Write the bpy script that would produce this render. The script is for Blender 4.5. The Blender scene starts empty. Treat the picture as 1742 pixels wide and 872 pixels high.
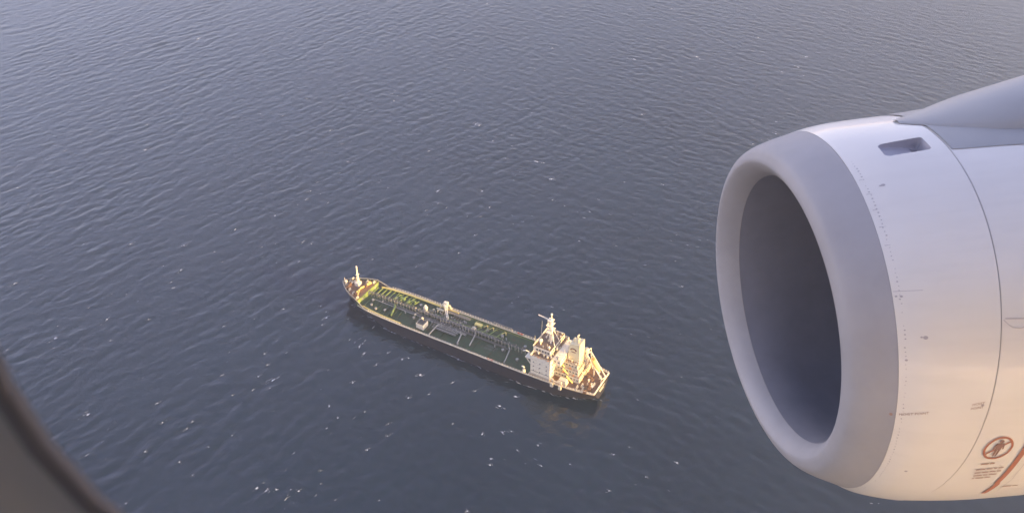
import bpy, bmesh, math, random
import numpy as np
from mathutils import Matrix, Vector
R = math.radians
scene = bpy.context.scene
col = scene.collection
random.seed(7)

# ------------------------------------------------------------------ camera, sky, sun, exposure
CAM_H = 300.0
cam_d = bpy.data.cameras.new('camera')
cam_d.sensor_width = 36.0
cam_d.lens = 1508.0 / 1742.0 * 36.0
cam_d.clip_start = 0.01
cam_d.clip_end = 40000.0
cam_d.dof.use_dof = True
cam_d.dof.focus_distance = 400.0
cam_d.dof.aperture_fstop = 31.16 / 1.5          # a phone lens: an opening of about 1.5 mm
cam = bpy.data.objects.new('camera', cam_d)
col.objects.link(cam)
cam.location = (0, 0, CAM_H)
cam.rotation_euler = (R(54), 0, 0)
scene.camera = cam

SUN_EL = 11.0
SUN_AZ_VEC = (0.893, -0.450)                      # towards the sun on the ground: right of and behind the camera
az = math.atan2(SUN_AZ_VEC[1], SUN_AZ_VEC[0])
to_sun = Vector((math.cos(R(SUN_EL)) * math.cos(az), math.cos(R(SUN_EL)) * math.sin(az), math.sin(R(SUN_EL))))

world = bpy.data.worlds.new('World')
scene.world = world
world.use_nodes = True
wn = world.node_tree
wn.nodes.clear()
sky = wn.nodes.new('ShaderNodeTexSky')
sky.sky_type = 'NISHITA'
sky.sun_disc = False
sky.sun_elevation = R(SUN_EL)
sky.sun_rotation = math.atan2(to_sun.x, to_sun.y)
sky.altitude = 300.0
sky.air_density = 1.0
sky.dust_density = 0.4
sky.ozone_density = 2.0
bgn = wn.nodes.new('ShaderNodeBackground')
bgn.inputs['Strength'].default_value = 0.15
wo = wn.nodes.new('ShaderNodeOutputWorld')
tint = wn.nodes.new('ShaderNodeMix')            # the phone's white balance leans to violet
tint.data_type = 'RGBA'; tint.blend_type = 'MULTIPLY'; tint.inputs[0].default_value = 1.0
tint.inputs[7].default_value = (1.52, 0.96, 0.89, 1)
wn.links.new(sky.outputs[0], tint.inputs[6])
wn.links.new(tint.outputs[2], bgn.inputs[0])
wn.links.new(bgn.outputs[0], wo.inputs[0])

sun_d = bpy.data.lights.new('sun', 'SUN')
sun_d.energy = 5.0
sun_d.angle = R(2.0)
sun_d.color = (1.0, 0.64, 0.19)
sun = bpy.data.objects.new('sun', sun_d)
col.objects.link(sun)
sun.rotation_euler = to_sun.to_track_quat('Z', 'Y').to_euler()
sun.location = (0, 0, 400)

scene.view_settings.view_transform = 'Standard'
scene.view_settings.look = 'None'
scene.view_settings.exposure = 2.2
scene.view_settings.gamma = 1.0
scene.cycles.use_denoising = True
scene.cycles.max_bounces = 8

# ------------------------------------------------------------------ helpers
def tag(o, label=None, cat=None, group=None, kind=None):
    if label: o['label'] = label
    if cat: o['category'] = cat
    if group: o['group'] = group
    if kind: o['kind'] = kind
    return o

def empty(name, loc=(0, 0, 0), rotz=0):
    o = bpy.data.objects.new(name, None)
    col.objects.link(o)
    o.location = loc
    o.rotation_euler = (0, 0, rotz)
    o.empty_display_size = 0.5
    return o

def mat(name, color, rough=0.6, metal=0.0, var=0.0, scale=1.0, bump=0.0, bscale=20.0, coat=0.0, spec=0.5, stain=None, amount=0.5):
    """principled surface with procedural wear: VAR mottles the colour, BUMP roughens it"""
    m = bpy.data.materials.new(name)
    m.use_nodes = True
    n, l = m.node_tree.nodes, m.node_tree.links
    p = n['Principled BSDF']
    p.inputs['Base Color'].default_value = (*color, 1)
    p.inputs['Roughness'].default_value = rough
    p.inputs['Metallic'].default_value = metal
    p.inputs['Coat Weight'].default_value = coat
    p.inputs['Specular IOR Level'].default_value = spec
    tc = n.new('ShaderNodeTexCoord')
    if var > 0:
        t = n.new('ShaderNodeTexNoise')
        t.inputs['Scale'].default_value = scale
        t.inputs['Detail'].default_value = 6
        t.inputs['Roughness'].default_value = 0.65
        mp = n.new('ShaderNodeMapRange')
        mp.inputs['From Min'].default_value = 0.3
        mp.inputs['From Max'].default_value = 0.7
        mp.inputs['To Min'].default_value = 1 - var
        mp.inputs['To Max'].default_value = 1 + var
        mx = n.new('ShaderNodeVectorMath')
        mx.operation = 'SCALE'
        mx.inputs[0].default_value = color
        l.new(tc.outputs['Object'], t.inputs['Vector'])
        l.new(t.outputs['Fac'], mp.inputs['Value'])
        l.new(mp.outputs[0], mx.inputs['Scale'])
        l.new(mx.outputs[0], p.inputs['Base Color'])
        if stain:                                                        # rust and dirt in ragged patches of their own
            t3 = n.new('ShaderNodeTexNoise'); t3.inputs['Scale'].default_value = scale * 1.7; t3.inputs['Detail'].default_value = 8; t3.inputs['Roughness'].default_value = 0.7; t3.inputs['Distortion'].default_value = 0.6
            m3 = n.new('ShaderNodeMapRange'); m3.inputs['From Min'].default_value = 0.52; m3.inputs['From Max'].default_value = 0.6; m3.inputs['To Max'].default_value = amount
            k3 = n.new('ShaderNodeMix'); k3.data_type = 'RGBA'; k3.inputs[7].default_value = (*stain, 1)
            l.new(tc.outputs['Object'], t3.inputs['Vector']); l.new(t3.outputs['Fac'], m3.inputs['Value'])
            l.new(m3.outputs[0], k3.inputs[0]); l.new(mx.outputs[0], k3.inputs[6]); l.new(k3.outputs[2], p.inputs['Base Color'])
    if bump > 0:
        t2 = n.new('ShaderNodeTexNoise')
        t2.inputs['Scale'].default_value = bscale
        t2.inputs['Detail'].default_value = 4
        b = n.new('ShaderNodeBump')
        b.inputs['Strength'].default_value = bump
        b.inputs['Distance'].default_value = 0.02
        l.new(tc.outputs['Object'], t2.inputs['Vector'])
        l.new(t2.outputs['Fac'], b.inputs['Height'])
        l.new(b.outputs[0], p.inputs['Normal'])
    return m

class MB:
    """collects shapes and links them as one mesh object"""
    def __init__(s):
        s.v, s.f = [], []
    def add(s, vs, fs):
        k = len(s.v)
        s.v += [tuple(map(float, p)) for p in vs]
        s.f += [[i + k for i in q] for q in fs]
        return s
    def box(s, x0, x1, y0, y1, z0, z1):
        vs = [(x, y, z) for z in (z0, z1) for y in (y0, y1) for x in (x0, x1)]
        return s.add(vs, [(0, 2, 3, 1), (4, 5, 7, 6), (0, 1, 5, 4), (2, 6, 7, 3), (0, 4, 6, 2), (1, 3, 7, 5)])
    def bar(s, a, b, w, h=None):
        """box section from a to b"""
        h = w if h is None else h
        a, b = Vector(a), Vector(b)
        d = (b - a).normalized()
        u = d.cross(Vector((0, 0, 1)))
        if u.length < 1e-3: u = Vector((0, 1, 0))
        u.normalize(); t = u.cross(d)
        vs = []
        for p in (a, b):
            for i, j in ((-1, -1), (1, -1), (1, 1), (-1, 1)):
                vs.append(p + u * (i * w / 2) + t * (j * h / 2))
        return s.add(vs, [(0, 1, 2, 3), (7, 6, 5, 4), (0, 4, 5, 1), (1, 5, 6, 2), (2, 6, 7, 3), (3, 7, 4, 0)])
    def tube(s, pts, r, n=8, r2=None):
        """round tube along pts; r may taper to r2"""
        pts = [Vector(p) for p in pts]
        k0 = len(s.v)
        for i, p in enumerate(pts):
            d = (pts[min(i + 1, len(pts) - 1)] - pts[max(i - 1, 0)]).normalized()
            u = d.cross(Vector((0.02, 0.01, 1)))
            if u.length < 1e-3: u = Vector((1, 0, 0))
            u.normalize(); t = u.cross(d)
            rr = r if r2 is None else r + (r2 - r) * i / (len(pts) - 1)
            for j in range(n):
                c = 2 * math.pi * j / n
                s.v.append(tuple(p + u * (rr * math.cos(c)) + t * (rr * math.sin(c))))
        for i in range(len(pts) - 1):
            for j in range(n):
                a = k0 + i * n + j; b = k0 + i * n + (j + 1) % n
                s.f.append([a, b, b + n, a + n])
        s.f.append([k0 + j for j in range(n)][::-1])
        s.f.append([k0 + (len(pts) - 1) * n + j for j in range(n)])
        return s
    def lathe(s, c, prof, n=12):
        """profile [(r, z)] about the vertical through c"""
        k0 = len(s.v)
        for r, z in prof:
            for j in range(n):
                a = 2 * math.pi * j / n
                s.v.append((c[0] + r * math.cos(a), c[1] + r * math.sin(a), c[2] + z))
        for i in range(len(prof) - 1):
            for j in range(n):
                a = k0 + i * n + j; b = k0 + i * n + (j + 1) % n
                s.f.append([a, b, b + n, a + n])
        s.f.append([k0 + j for j in range(n)][::-1])
        s.f.append([k0 + (len(prof) - 1) * n + j for j in range(n)])
        return s
    def prism(s, poly, z0, z1):
        n = len(poly)
        vs = [(x, y, z0) for x, y in poly] + [(x, y, z1) for x, y in poly]
        return s.add(vs, [list(range(n))[::-1], list(range(n, 2 * n))] + [[i, (i + 1) % n, n + (i + 1) % n, n + i] for i in range(n)])
    def build(s, name, m, parent=None, smooth=False, bevel=0.0):
        me = bpy.data.meshes.new(name)
        me.from_pydata(s.v, [], s.f)
        bm = bmesh.new(); bm.from_mesh(me)
        bmesh.ops.recalc_face_normals(bm, faces=bm.faces)
        if bevel > 0:
            bmesh.ops.bevel(bm, geom=bm.edges[:], offset=bevel, segments=1, affect='EDGES', clamp_overlap=True)
        bm.to_mesh(me); bm.free()
        if smooth:
            me.polygons.foreach_set('use_smooth', [True] * len(me.polygons))
        me.materials.append(m)
        o = bpy.data.objects.new(name, me)
        col.objects.link(o)
        if parent: o.parent = parent
        return o

def clone(o, parent=None, loc=None):
    c = o.copy()
    col.objects.link(c)
    if parent: c.parent = parent
    if loc is not None: c.location = loc
    for ch in list(o.children):
        clone(ch, c)
    return c

# ------------------------------------------------------------------ the sea: one sheet, real waves where the photo looks
rng = np.random.default_rng(11)
def wave_field(N, L, crest_deg, lam_peak, hs, spread, lam_min=2.4):
    """periodic sea surface (height, choppy shifts); crests run along crest_deg from +X"""
    k = 2 * np.pi * np.fft.fftfreq(N, L / N)
    kx, ky = np.meshgrid(k, k, indexing='ij')
    kk = np.hypot(kx, ky); kk[0, 0] = 1
    th = np.arctan2(ky, kx) - R(crest_deg + 90)
    kp = 2 * np.pi / lam_peak
    S = np.exp(-1.25 * (kp / kk) ** 2) / kk ** 4 * np.abs(np.cos(th)) ** spread
    S *= np.exp(-(kk * lam_min / 2 / np.pi) ** 2)
    S[0, 0] = 0
    A = np.sqrt(S) * (rng.normal(size=S.shape) + 1j * rng.normal(size=S.shape))
    h = np.fft.ifft2(A).real
    sc = hs / 4 / h.std()
    dx = np.fft.ifft2(A * -1j * kx / kk).real * sc
    dy = np.fft.ifft2(A * -1j * ky / kk).real * sc
    return h * sc, dx, dy

NW, LW = 1024, 720.0
FA = wave_field(NW, LW, 52, 11.0, 0.38, 7)
FB = wave_field(NW, LW, -38, 9.0, 0.34, 6)
def sample(F, x, y):
    u = (x / LW * NW) % NW; v = (y / LW * NW) % NW
    i = np.floor(u).astype(int); j = np.floor(v).astype(int)
    a = u - i; b = v - j
    i0 = i % NW; i1 = (i + 1) % NW; j0 = j % NW; j1 = (j + 1) % NW
    return [f[i0, j0] * (1 - a) * (1 - b) + f[i1, j0] * a * (1 - b) + f[i0, j1] * (1 - a) * b + f[i1, j1] * a * b for f in F]
FG = wave_field(256, LW, 30, 170.0, 1.0, 0.3, 60.0)[0]
FG = np.clip(1.0 + 0.14 * FG / FG.std(), 0.7, 1.35)                       # gusts: livelier and calmer patches of sea
FGB = np.repeat(np.repeat(FG, 4, 0), 4, 1)
for _ in range(4): FGB = (np.roll(FGB, 2, 0) + np.roll(FGB, -2, 0) + np.roll(FGB, 2, 1) + np.roll(FGB, -2, 1) + FGB) / 5
def sea_disp(x, y):
    s = 1 / (1 + np.exp(-(x + 20 + 40 * np.sin(y / 90.0)) / 70.0))     # two wave trains cross: one rules left, the other right
    wa, wb = np.sqrt(1 - s * 0.85), np.sqrt(0.1 + s * 0.9)
    ha, xa, ya = sample(FA, x, y)
    hb, xb, yb = sample(FB, x + 133.0, y + 57.0)
    e = np.clip(np.minimum(np.minimum(x + 620, 560 - x), np.minimum(y - 130, 960 - y)) / 50, 0, 1)
    e = e * sample([FGB], x + 40.0, y)[0]
    return e * (wa * ha + wb * hb), e * 0.9 * (wa * xa + wb * xb), e * 0.9 * (wa * ya + wb * yb)

def out_steps(a, d, lim, s0):
    r, s = [], s0
    while abs(a) < lim:
        s *= 1.35; a += d * s; r.append(a)
    return r
xs = np.concatenate([out_steps(-560, -1, 15000, 4)[::-1], np.arange(-560, -420, 2.0), np.arange(-420, 400, 0.95), np.arange(400, 561, 3.0), out_steps(561, 1, 15000, 4)])
ys = np.concatenate([out_steps(170, -1, 15000, 3)[::-1], np.arange(170, 215, 3.0), np.arange(215, 600, 0.95), np.arange(600, 900, 1.15), out_steps(900, 1, 15000, 4)])
gx, gy = np.meshgrid(xs, ys, indexing='ij')
hz, hx, hy = sea_disp(gx, gy)
co = np.stack([gx + hx, gy + hy, hz], -1).reshape(-1, 3)
nx, ny = len(xs), len(ys)
ii = (np.arange(nx - 1)[:, None] * ny + np.arange(ny - 1)[None, :]).ravel()
quads = np.stack([ii, ii + ny, ii + ny + 1, ii + 1], -1)
me = bpy.data.meshes.new('sea')
me.vertices.add(len(co)); me.vertices.foreach_set('co', co.astype(np.float32).ravel())
me.loops.add(quads.size); me.loops.foreach_set('vertex_index', quads.astype(np.int32).ravel())
me.polygons.add(len(quads))
me.polygons.foreach_set('loop_start', np.arange(0, quads.size, 4, dtype=np.int32))
me.polygons.foreach_set('loop_total', np.full(len(quads), 4, dtype=np.int32))
me.update()
me.polygons.foreach_set('use_smooth', np.ones(len(quads), dtype=bool))
sea = bpy.data.objects.new('sea', me)
col.objects.link(sea)
tag(sea, kind='structure')

def sea_material():
    m = bpy.data.materials.new('sea_water'); m.use_nodes = True
    n, l = m.node_tree.nodes, m.node_tree.links
    p = n['Principled BSDF']
    p.inputs['IOR'].default_value = 1.55
    p.inputs['Roughness'].default_value = 0.12
    g = n.new('ShaderNodeNewGeometry')
    # broad patches of slightly different water
    t = n.new('ShaderNodeTexNoise'); t.inputs['Scale'].default_value = 0.011; t.inputs['Detail'].default_value = 5
    l.new(g.outputs['Position'], t.inputs['Vector'])
    cr = n.new('ShaderNodeValToRGB')
    cr.color_ramp.elements[0].position = 0.32; cr.color_ramp.elements[0].color = (0.0015, 0.010, 0.022, 1)
    cr.color_ramp.elements[1].position = 0.70; cr.color_ramp.elements[1].color = (0.004, 0.016, 0.032, 1)
    l.new(t.outputs['Fac'], cr.inputs['Fac']); l.new(cr.outputs[0], p.inputs['Base Color'])
    # ripples riding on the waves
    mp = n.new('ShaderNodeMapping'); mp.inputs['Rotation'].default_value = (0, 0, R(-40)); mp.inputs['Scale'].default_value = (0.55, 1.0, 1.0)
    l.new(g.outputs['Position'], mp.inputs['Vector'])
    r1 = n.new('ShaderNodeTexNoise'); r1.inputs['Scale'].default_value = 0.55; r1.inputs['Detail'].default_value = 5; r1.inputs['Roughness'].default_value = 0.6
    l.new(mp.outputs[0], r1.inputs['Vector'])
    gs = n.new('ShaderNodeTexNoise'); gs.inputs['Scale'].default_value = 0.014; gs.inputs['Detail'].default_value = 3
    gm = n.new('ShaderNodeMapRange'); gm.inputs['From Min'].default_value = 0.35; gm.inputs['From Max'].default_value = 0.65; gm.inputs['To Min'].default_value = 0.8; gm.inputs['To Max'].default_value = 1.0
    l.new(g.outputs['Position'], gs.inputs['Vector']); l.new(gs.outputs['Fac'], gm.inputs['Value'])
    b1 = n.new('ShaderNodeBump'); l.new(gm.outputs[0], b1.inputs['Strength']); b1.inputs['Strength'].default_value = 1.0; b1.inputs['Distance'].default_value = 0.22
    l.new(r1.outputs['Fac'], b1.inputs['Height'])
    l.new(b1.outputs[0], p.inputs['Normal'])
    return m
me.materials.append(sea_material())

# whitecaps: small ragged patches of foam lying on the wave tops
foam_m = mat('foam', (0.50, 0.56, 0.66), 0.9, var=0.25, scale=2.0)
foam = MB()
cam_R, cam_U, cam_D = np.array([1., 0, 0]), np.array([0, math.sin(R(36)), math.cos(R(36))]), np.array([0, math.cos(R(36)), -math.sin(R(36))])
thin = MB()
def foam_patch(mb, x, y, length, width, ang):
    n = 9
    ring_ = []
    bend = random.uniform(-.25, .25) / max(length, .2)
    for j in range(n):
        a = 2 * math.pi * j / n
        q = random.uniform(0.4, 1.15)
        u = math.cos(a) * length / 2 * q; v = math.sin(a) * width / 2 * random.uniform(0.4, 1.3) + bend * u * u
        ring_.append((x + u * math.cos(ang) - v * math.sin(ang), y + u * math.sin(ang) + v * math.cos(ang)))
    pts = np.array([(x, y)] + ring_)
    h, dx, dy = sea_disp(pts[:, 0], pts[:, 1])
    up = [0.10] + [0.06] * n
    mb.add([(pts[i, 0] + dx[i], pts[i, 1] + dy[i], h[i] + up[i]) for i in range(n + 1)], [(0, 1 + j, 1 + (j + 1) % n) for j in range(n)])
def streak(x, y, size, ang):
    """a breaking crest: a bright head, a ragged line of foam along the crest and a thin film left behind it"""
    foam_patch(foam, x, y, 1.5 * size * random.uniform(.7, 1.3), .75 * size, ang)
    for q in range(random.randint(2, 6)):
        t = random.gauss(0, 1.5) * size
        foam_patch(foam if random.random() < .4 else thin, x + t * math.cos(ang) + random.uniform(-.5, .5) * size, y + t * math.sin(ang) + random.uniform(-.5, .5) * size, random.uniform(.4, 1.6) * size, random.uniform(.1, .3) * size, ang + random.uniform(-.4, .4))
    for q in range(2):
        foam_patch(thin, x + random.uniform(-1.5, 1.5) * size, y + random.uniform(-1.2, 1.2) * size, random.uniform(1.2, 3.2) * size, random.uniform(.15, .45) * size, ang + random.uniform(-.3, .3))
# the caps one can make out in the view, at the spots of the sea where they break
CAPS = [(634,441,1.1),(313,418,.9),(308,459,1.0),(278,452,.6),(95,575,1.1),(182,543,1.1),(465,646,1.5),(456,620,.8),(450,601,.7),(482,525,1.1),(380,555,.9),(612,589,1.8),(684,611,1.1),
 (715,637,1.6),(695,609,.9),(877,674,1.3),(695,676,1.0),(809,211,1.5),(815,214,1.0),(1092,195,1.4),(1372,97,1.9),(1185,97,1.6),(1190,101,1.0),(833,353,1.1),(745,346,.9),(670,172,1.3),(188,135,1.2),(247,255,1.6),
 (338,66,1.2),(250,212,1.0),(1358,115,1.0),(1367,129,.9),(437,829,1.3),(453,834,1.2),(214,856,1.0),(150,704,1.5),(268,685,1.0),(276,718,.9),(327,717,.8),(247,768,.8),(305,785,.8),(328,808,.8),(545,822,.7),(508,834,.9),
 (659,741,.8),(625,765,.9),(820,738,1.0),(835,780,1.2),(833,790,.8),(880,766,1.0),(915,757,.9),(921,792,1.0),(1044,772,1.1),(1036,835,1.0),(970,789,.7),(1098,811,.9),(1152,786,1.3),(796,868,1.2),(645,850,.7),
 (222,415,.9),(142,415,1.0),(25,482,1.0),(12,595,.9),(30,320,1.0),(293,490,1.0),(291,480,.7),(188,579,.8),(252,543,.6),(215,500,.6),(190,500,.5),(515,412,1.1),(530,415,.7),(509,445,1.0),(468,367,.9),(528,325,.8),(545,330,.6),
 (558,345,.7),(562,222,.9),(1128,314,1.0),(1160,487,.9),(985,410,.9),(1170,417,.6),(873,381,.6),(808,400,.8),(780,430,.7),(820,325,1.2),(938,305,1.3),(1062,310,.7),(735,170,.6),(790,120,.6),(909,117,.7),(940,82,.8),(829,6,.8),
 (1142,15,.9),(1072,16,.9),(1079,101,1.2),(1290,64,1.1),(1330,122,.9),(1243,133,.8),(1320,207,.9),(1320,228,.9),(1280,245,.9),(735,195,.7),(905,192,.8),(860,270,.8),(912,275,1.4),(925,277,1.0),(730,257,.9),(838,240,.7),(592,275,.7),(622,8,.6),
 (650,62,.7),(690,500,.0),(940,340,.8),(870,230,.7),(1003,360,.8),(960,350,.6),(645,310,.8),(660,320,.7),(745,325,1.3),(795,368,.5),(818,368,.6),(720,115,.5),(1020,85,.7),(605,480,.0),(520,340,.8),(400,390,1.1),(365,428,.6),(378,445,.5),(545,520,.9),(555,540,1.3),(548,552,.8),
 (555,530,.7),(660,600,.9),(620,600,1.4),(640,620,.8),(730,670,.7),(850,690,1.2),(808,665,.8),(600,650,.9),(780,610,.6),(770,650,.7),(660,720,.6),(770,720,.7),(855,735,1.2),(870,733,.8),(560,690,.9),(575,710,.8),(620,700,.7),(460,660,.7),(440,640,.9),
 (395,672,.6),(430,662,.7),(318,728,.7),(355,760,.6),(395,740,.7),(500,770,.6),(545,800,.6),(470,832,.8),(495,832,.7),(570,850,.5),(1070,760,.5),(1085,680,.5),(1210,560,.4)]
for px, py, sz in CAPS:
    if sz <= 0: continue
    v = cam_R * ((px - 871) / 1508) + cam_U * (-(py - 436) / 1508) + cam_D
    t = CAM_H / -v[2]
    streak(v[0] * t, v[1] * t, sz * random.uniform(.6, .9) * max(.9, np.hypot(np.hypot(v[0] * t, v[1] * t), 300) / 400), R(52 if v[0] * t < -10 else -25) + random.uniform(-.4, .4))
for q in range(240):                                                     # faint scraps elsewhere, gathered in gusty patches
    gx_, gy_ = random.uniform(-380, 260), random.uniform(240, 820)
    for r_ in range(random.randint(1, 5)):
        foam_patch(thin if random.random() < (.75 if gy_ < 420 else .5) else foam, gx_ + random.gauss(0, 7), gy_ + random.gauss(0, 7), random.uniform(.6, 3.0), random.uniform(.12, .34), R(52 if gx_ < -10 else -25) + random.uniform(-.3, .3))
# broken fringe of foam where the swell laps at the tanker
SA = R(150.54); SX, SY = 42.356, 301.642
for q in range(150):
    lx = random.uniform(-1.5, 151); side = random.choice((1, 1, -1))
    ly = side * (float(np.interp(lx, [0, 4, 10, 18, 30, 106, 118, 128, 136, 142, 146, 150], [2.9, 5.6, 8.2, 10.4, 11.9, 12, 10.9, 8.3, 5.4, 3, 1.2, .3])) + random.uniform(.1, 1.0) + (random.uniform(0, 2.5) if lx > 138 else 0))
    foam_patch(thin if random.random() < .85 else foam, SX + lx * math.cos(SA) - ly * math.sin(SA), SY + lx * math.sin(SA) + ly * math.cos(SA), random.uniform(.6, 3.0), random.uniform(.12, .35), SA + random.uniform(-.25, .25))
tag(thin.build('thin_foam', mat('thin_foam', (0.16, 0.19, 0.25), 0.7, var=0.4, scale=1.5)), kind='stuff')
tag(foam.build('whitecaps', foam_m), kind='stuff')

# ------------------------------------------------------------------ materials of the tanker
M = {}
M['hull'] = mat('hull_paint', (0.021, 0.022, 0.034), 0.5, var=0.25, scale=0.35, stain=(0.06, 0.035, 0.03), amount=0.5)
M['boot'] = mat('boot_topping', (0.16, 0.05, 0.04), 0.6, var=0.3, scale=0.4)
M['deck'] = mat('green_deck_paint', (0.030, 0.064, 0.026), 0.7, var=0.35, scale=0.35, stain=(0.10, 0.055, 0.03), amount=0.7)
M['green'] = mat('green_steel_paint', (0.20, 0.27, 0.07), 0.55, var=0.2, scale=1.5)
M['red'] = mat('red_oxide_deck_paint', (0.22, 0.12, 0.06), 0.7, var=0.35, scale=0.8, stain=(0.07, 0.045, 0.035), amount=0.8)
M['brown'] = mat('brown_deck_paint', (0.15, 0.10, 0.065), 0.7, var=0.3, scale=0.6)
M['white'] = mat('white_ship_paint', (0.85, 0.78, 0.62), 0.45, var=0.08, scale=0.8, stain=(0.30, 0.16, 0.07), amount=0.35)
M['cream'] = mat('cream_ship_paint', (0.70, 0.63, 0.46), 0.5, var=0.12, scale=1.2)
M['grey'] = mat('grey_pipe_paint', (0.13, 0.125, 0.11), 0.6, var=0.2, scale=1.5)
M['lightgrey'] = mat('pale_grey_paint', (0.34, 0.33, 0.30), 0.5, var=0.2, scale=1.0)
M['dark'] = mat('dark_fittings', (0.045, 0.045, 0.045), 0.6, var=0.2, scale=2)
M['glass'] = mat('ship_window_glass', (0.03, 0.035, 0.04), 0.12)
M['orange'] = mat('lifeboat_orange', (0.70, 0.22, 0.03), 0.4, var=0.08, scale=2)
M['yellow'] = mat('yellow_paint', (0.72, 0.60, 0.20), 0.5, var=0.1, scale=2)
M['funnel'] = mat('funnel_paint', (0.74, 0.66, 0.42), 0.5, var=0.06, scale=1.0)
M['emblem'] = mat('funnel_emblem_paint', (0.25, 0.10, 0.06), 0.5)
M['redpaint'] = mat('red_lifebuoy_paint', (0.55, 0.07, 0.04), 0.5)
M['shipletters'] = mat('ship_lettering', (0.80, 0.80, 0.76), 0.5)

# ------------------------------------------------------------------ the tanker: local x from stern to bow, y to port (near side), z up from the waterline
ship = empty('tanker_ship', (42.356, 301.642, 0), R(150.54))
tag(ship, 'green decked oil tanker with white superstructure at its stern on the open sea', 'ship')
DK = 6.5; FC = 9.4
HB = [(0, 8.5), (6, 9.7), (14, 10.9), (25, 11.8), (40, 12.1), (108, 12.1), (118, 11.9), (126, 11.4), (132, 10.6), (137, 9.6), (142, 7.9), (146, 5.8), (149, 3.7), (151, 1.9), (152.3, 0.35)]
WB = [(0, 2.9), (4, 5.6), (10, 8.2), (18, 10.4), (30, 11.9), (106, 12.0), (118, 10.9), (128, 8.3), (136, 5.4), (142, 3.0), (146, 1.2), (148, 0.3), (149.5, 0.15), (149.8, 0.15), (150, 0.15)]
def hb(x): return float(np.interp(x, *zip(*HB)))
def wb(x): return float(np.interp(x, *zip(*WB)))
def topz(x):                                     # the sheer line: bulwark dips from the forecastle to the main deck
    return float(np.interp(x, [0, 128.5, 131, 137, 152.3], [DK + .25, DK + .25, DK + .9, FC + .9, FC + 1.5]))
XS = sorted(set([0, 3, 6, 10, 14, 20, 25, 32, 40, 60, 80, 96, 108, 113, 118, 122, 126, 128.5, 131, 134, 137, 139.5, 142, 144, 146, 147.5, 149, 150, 151, 151.8, 152.3]))
def hull_pt(x, z, side):
    t = min(max(z / 7.5, -0.15), 1.4)
    t = max(t, 0)
    s = t ** 0.75 if x < 40 else t ** 1.3
    s = min(s, 1.15)
    y = wb(x) + (hb(x) - wb(x)) * min(s, 1.0)
    return (x, side * y, z)
h = MB()
LV = [-1.5, 0.0, 1.2, 2.6, 4.2, 5.6]
rows = {}
for side in (1, -1):
    for x in XS:
        zs = LV + [topz(x)]
        rows[side, x] = []
        for z in zs:
            xx = x
            if x > 140: xx = x - (x - 140) / 12.3 * 3.0 * max(0, 1 - max(z, 0) / topz(x))      # raked stem
            p = hull_pt(x, z if z > 0 else 0, side)
            rows[side, x].append(len(h.v)); h.v.append((xx, p[1] if z < topz(x) else side * hb(x), z))
for side in (1, -1):
    for a, b in zip(XS[:-1], XS[1:]):
        A, B = rows[side, a], rows[side, b]
        for k in range(len(LV)):
            h.f.append([A[k], B[k], B[k + 1], A[k + 1]])
P0, S0_ = rows[1, 0], rows[-1, 0]
for k in range(len(LV)): h.f.append([P0[k], P0[k + 1], S0_[k + 1], S0_[k]])                    # transom
P1, S1 = rows[1, XS[-1]], rows[-1, XS[-1]]
for k in range(len(LV)): h.f.append([P1[k], S1[k], S1[k + 1], P1[k + 1]])
hull = h.build('hull', M['hull'], ship)

# decks
def deck_poly(x0, x1, inset=0.12):
    st = [x0] + [x for x in XS if x0 < x < x1] + [x1]
    return [(x, hb(x) - inset) for x in st] + [(x, -hb(x) + inset) for x in reversed(st)]
MB().prism(deck_poly(34.0, 136.5), DK - .3, DK).build('main_deck', M['deck'], ship)
MB().prism(deck_poly(0.15, 33.99), DK - .3, DK + .004).build('poop_deck', M['red'], ship)
MB().prism(deck_poly(136.5, 152.2), FC - .25, FC).build('forecastle_deck', M['red'], ship)
fb = MB(); w = hb(136.5) - .2
fb.box(136.2, 136.5, -w, w, DK, FC)
fb.build('forecastle_bulkhead', M['green'], ship)
for y0, y1 in ((-6.5, -5.5), (-1.2, -.2), (4.2, 5.2)):
    MB().box(136.1, 136.2, y0, y1, DK + .3, DK + 2.2).build('steel_door', M['lightgrey'], ship)

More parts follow.
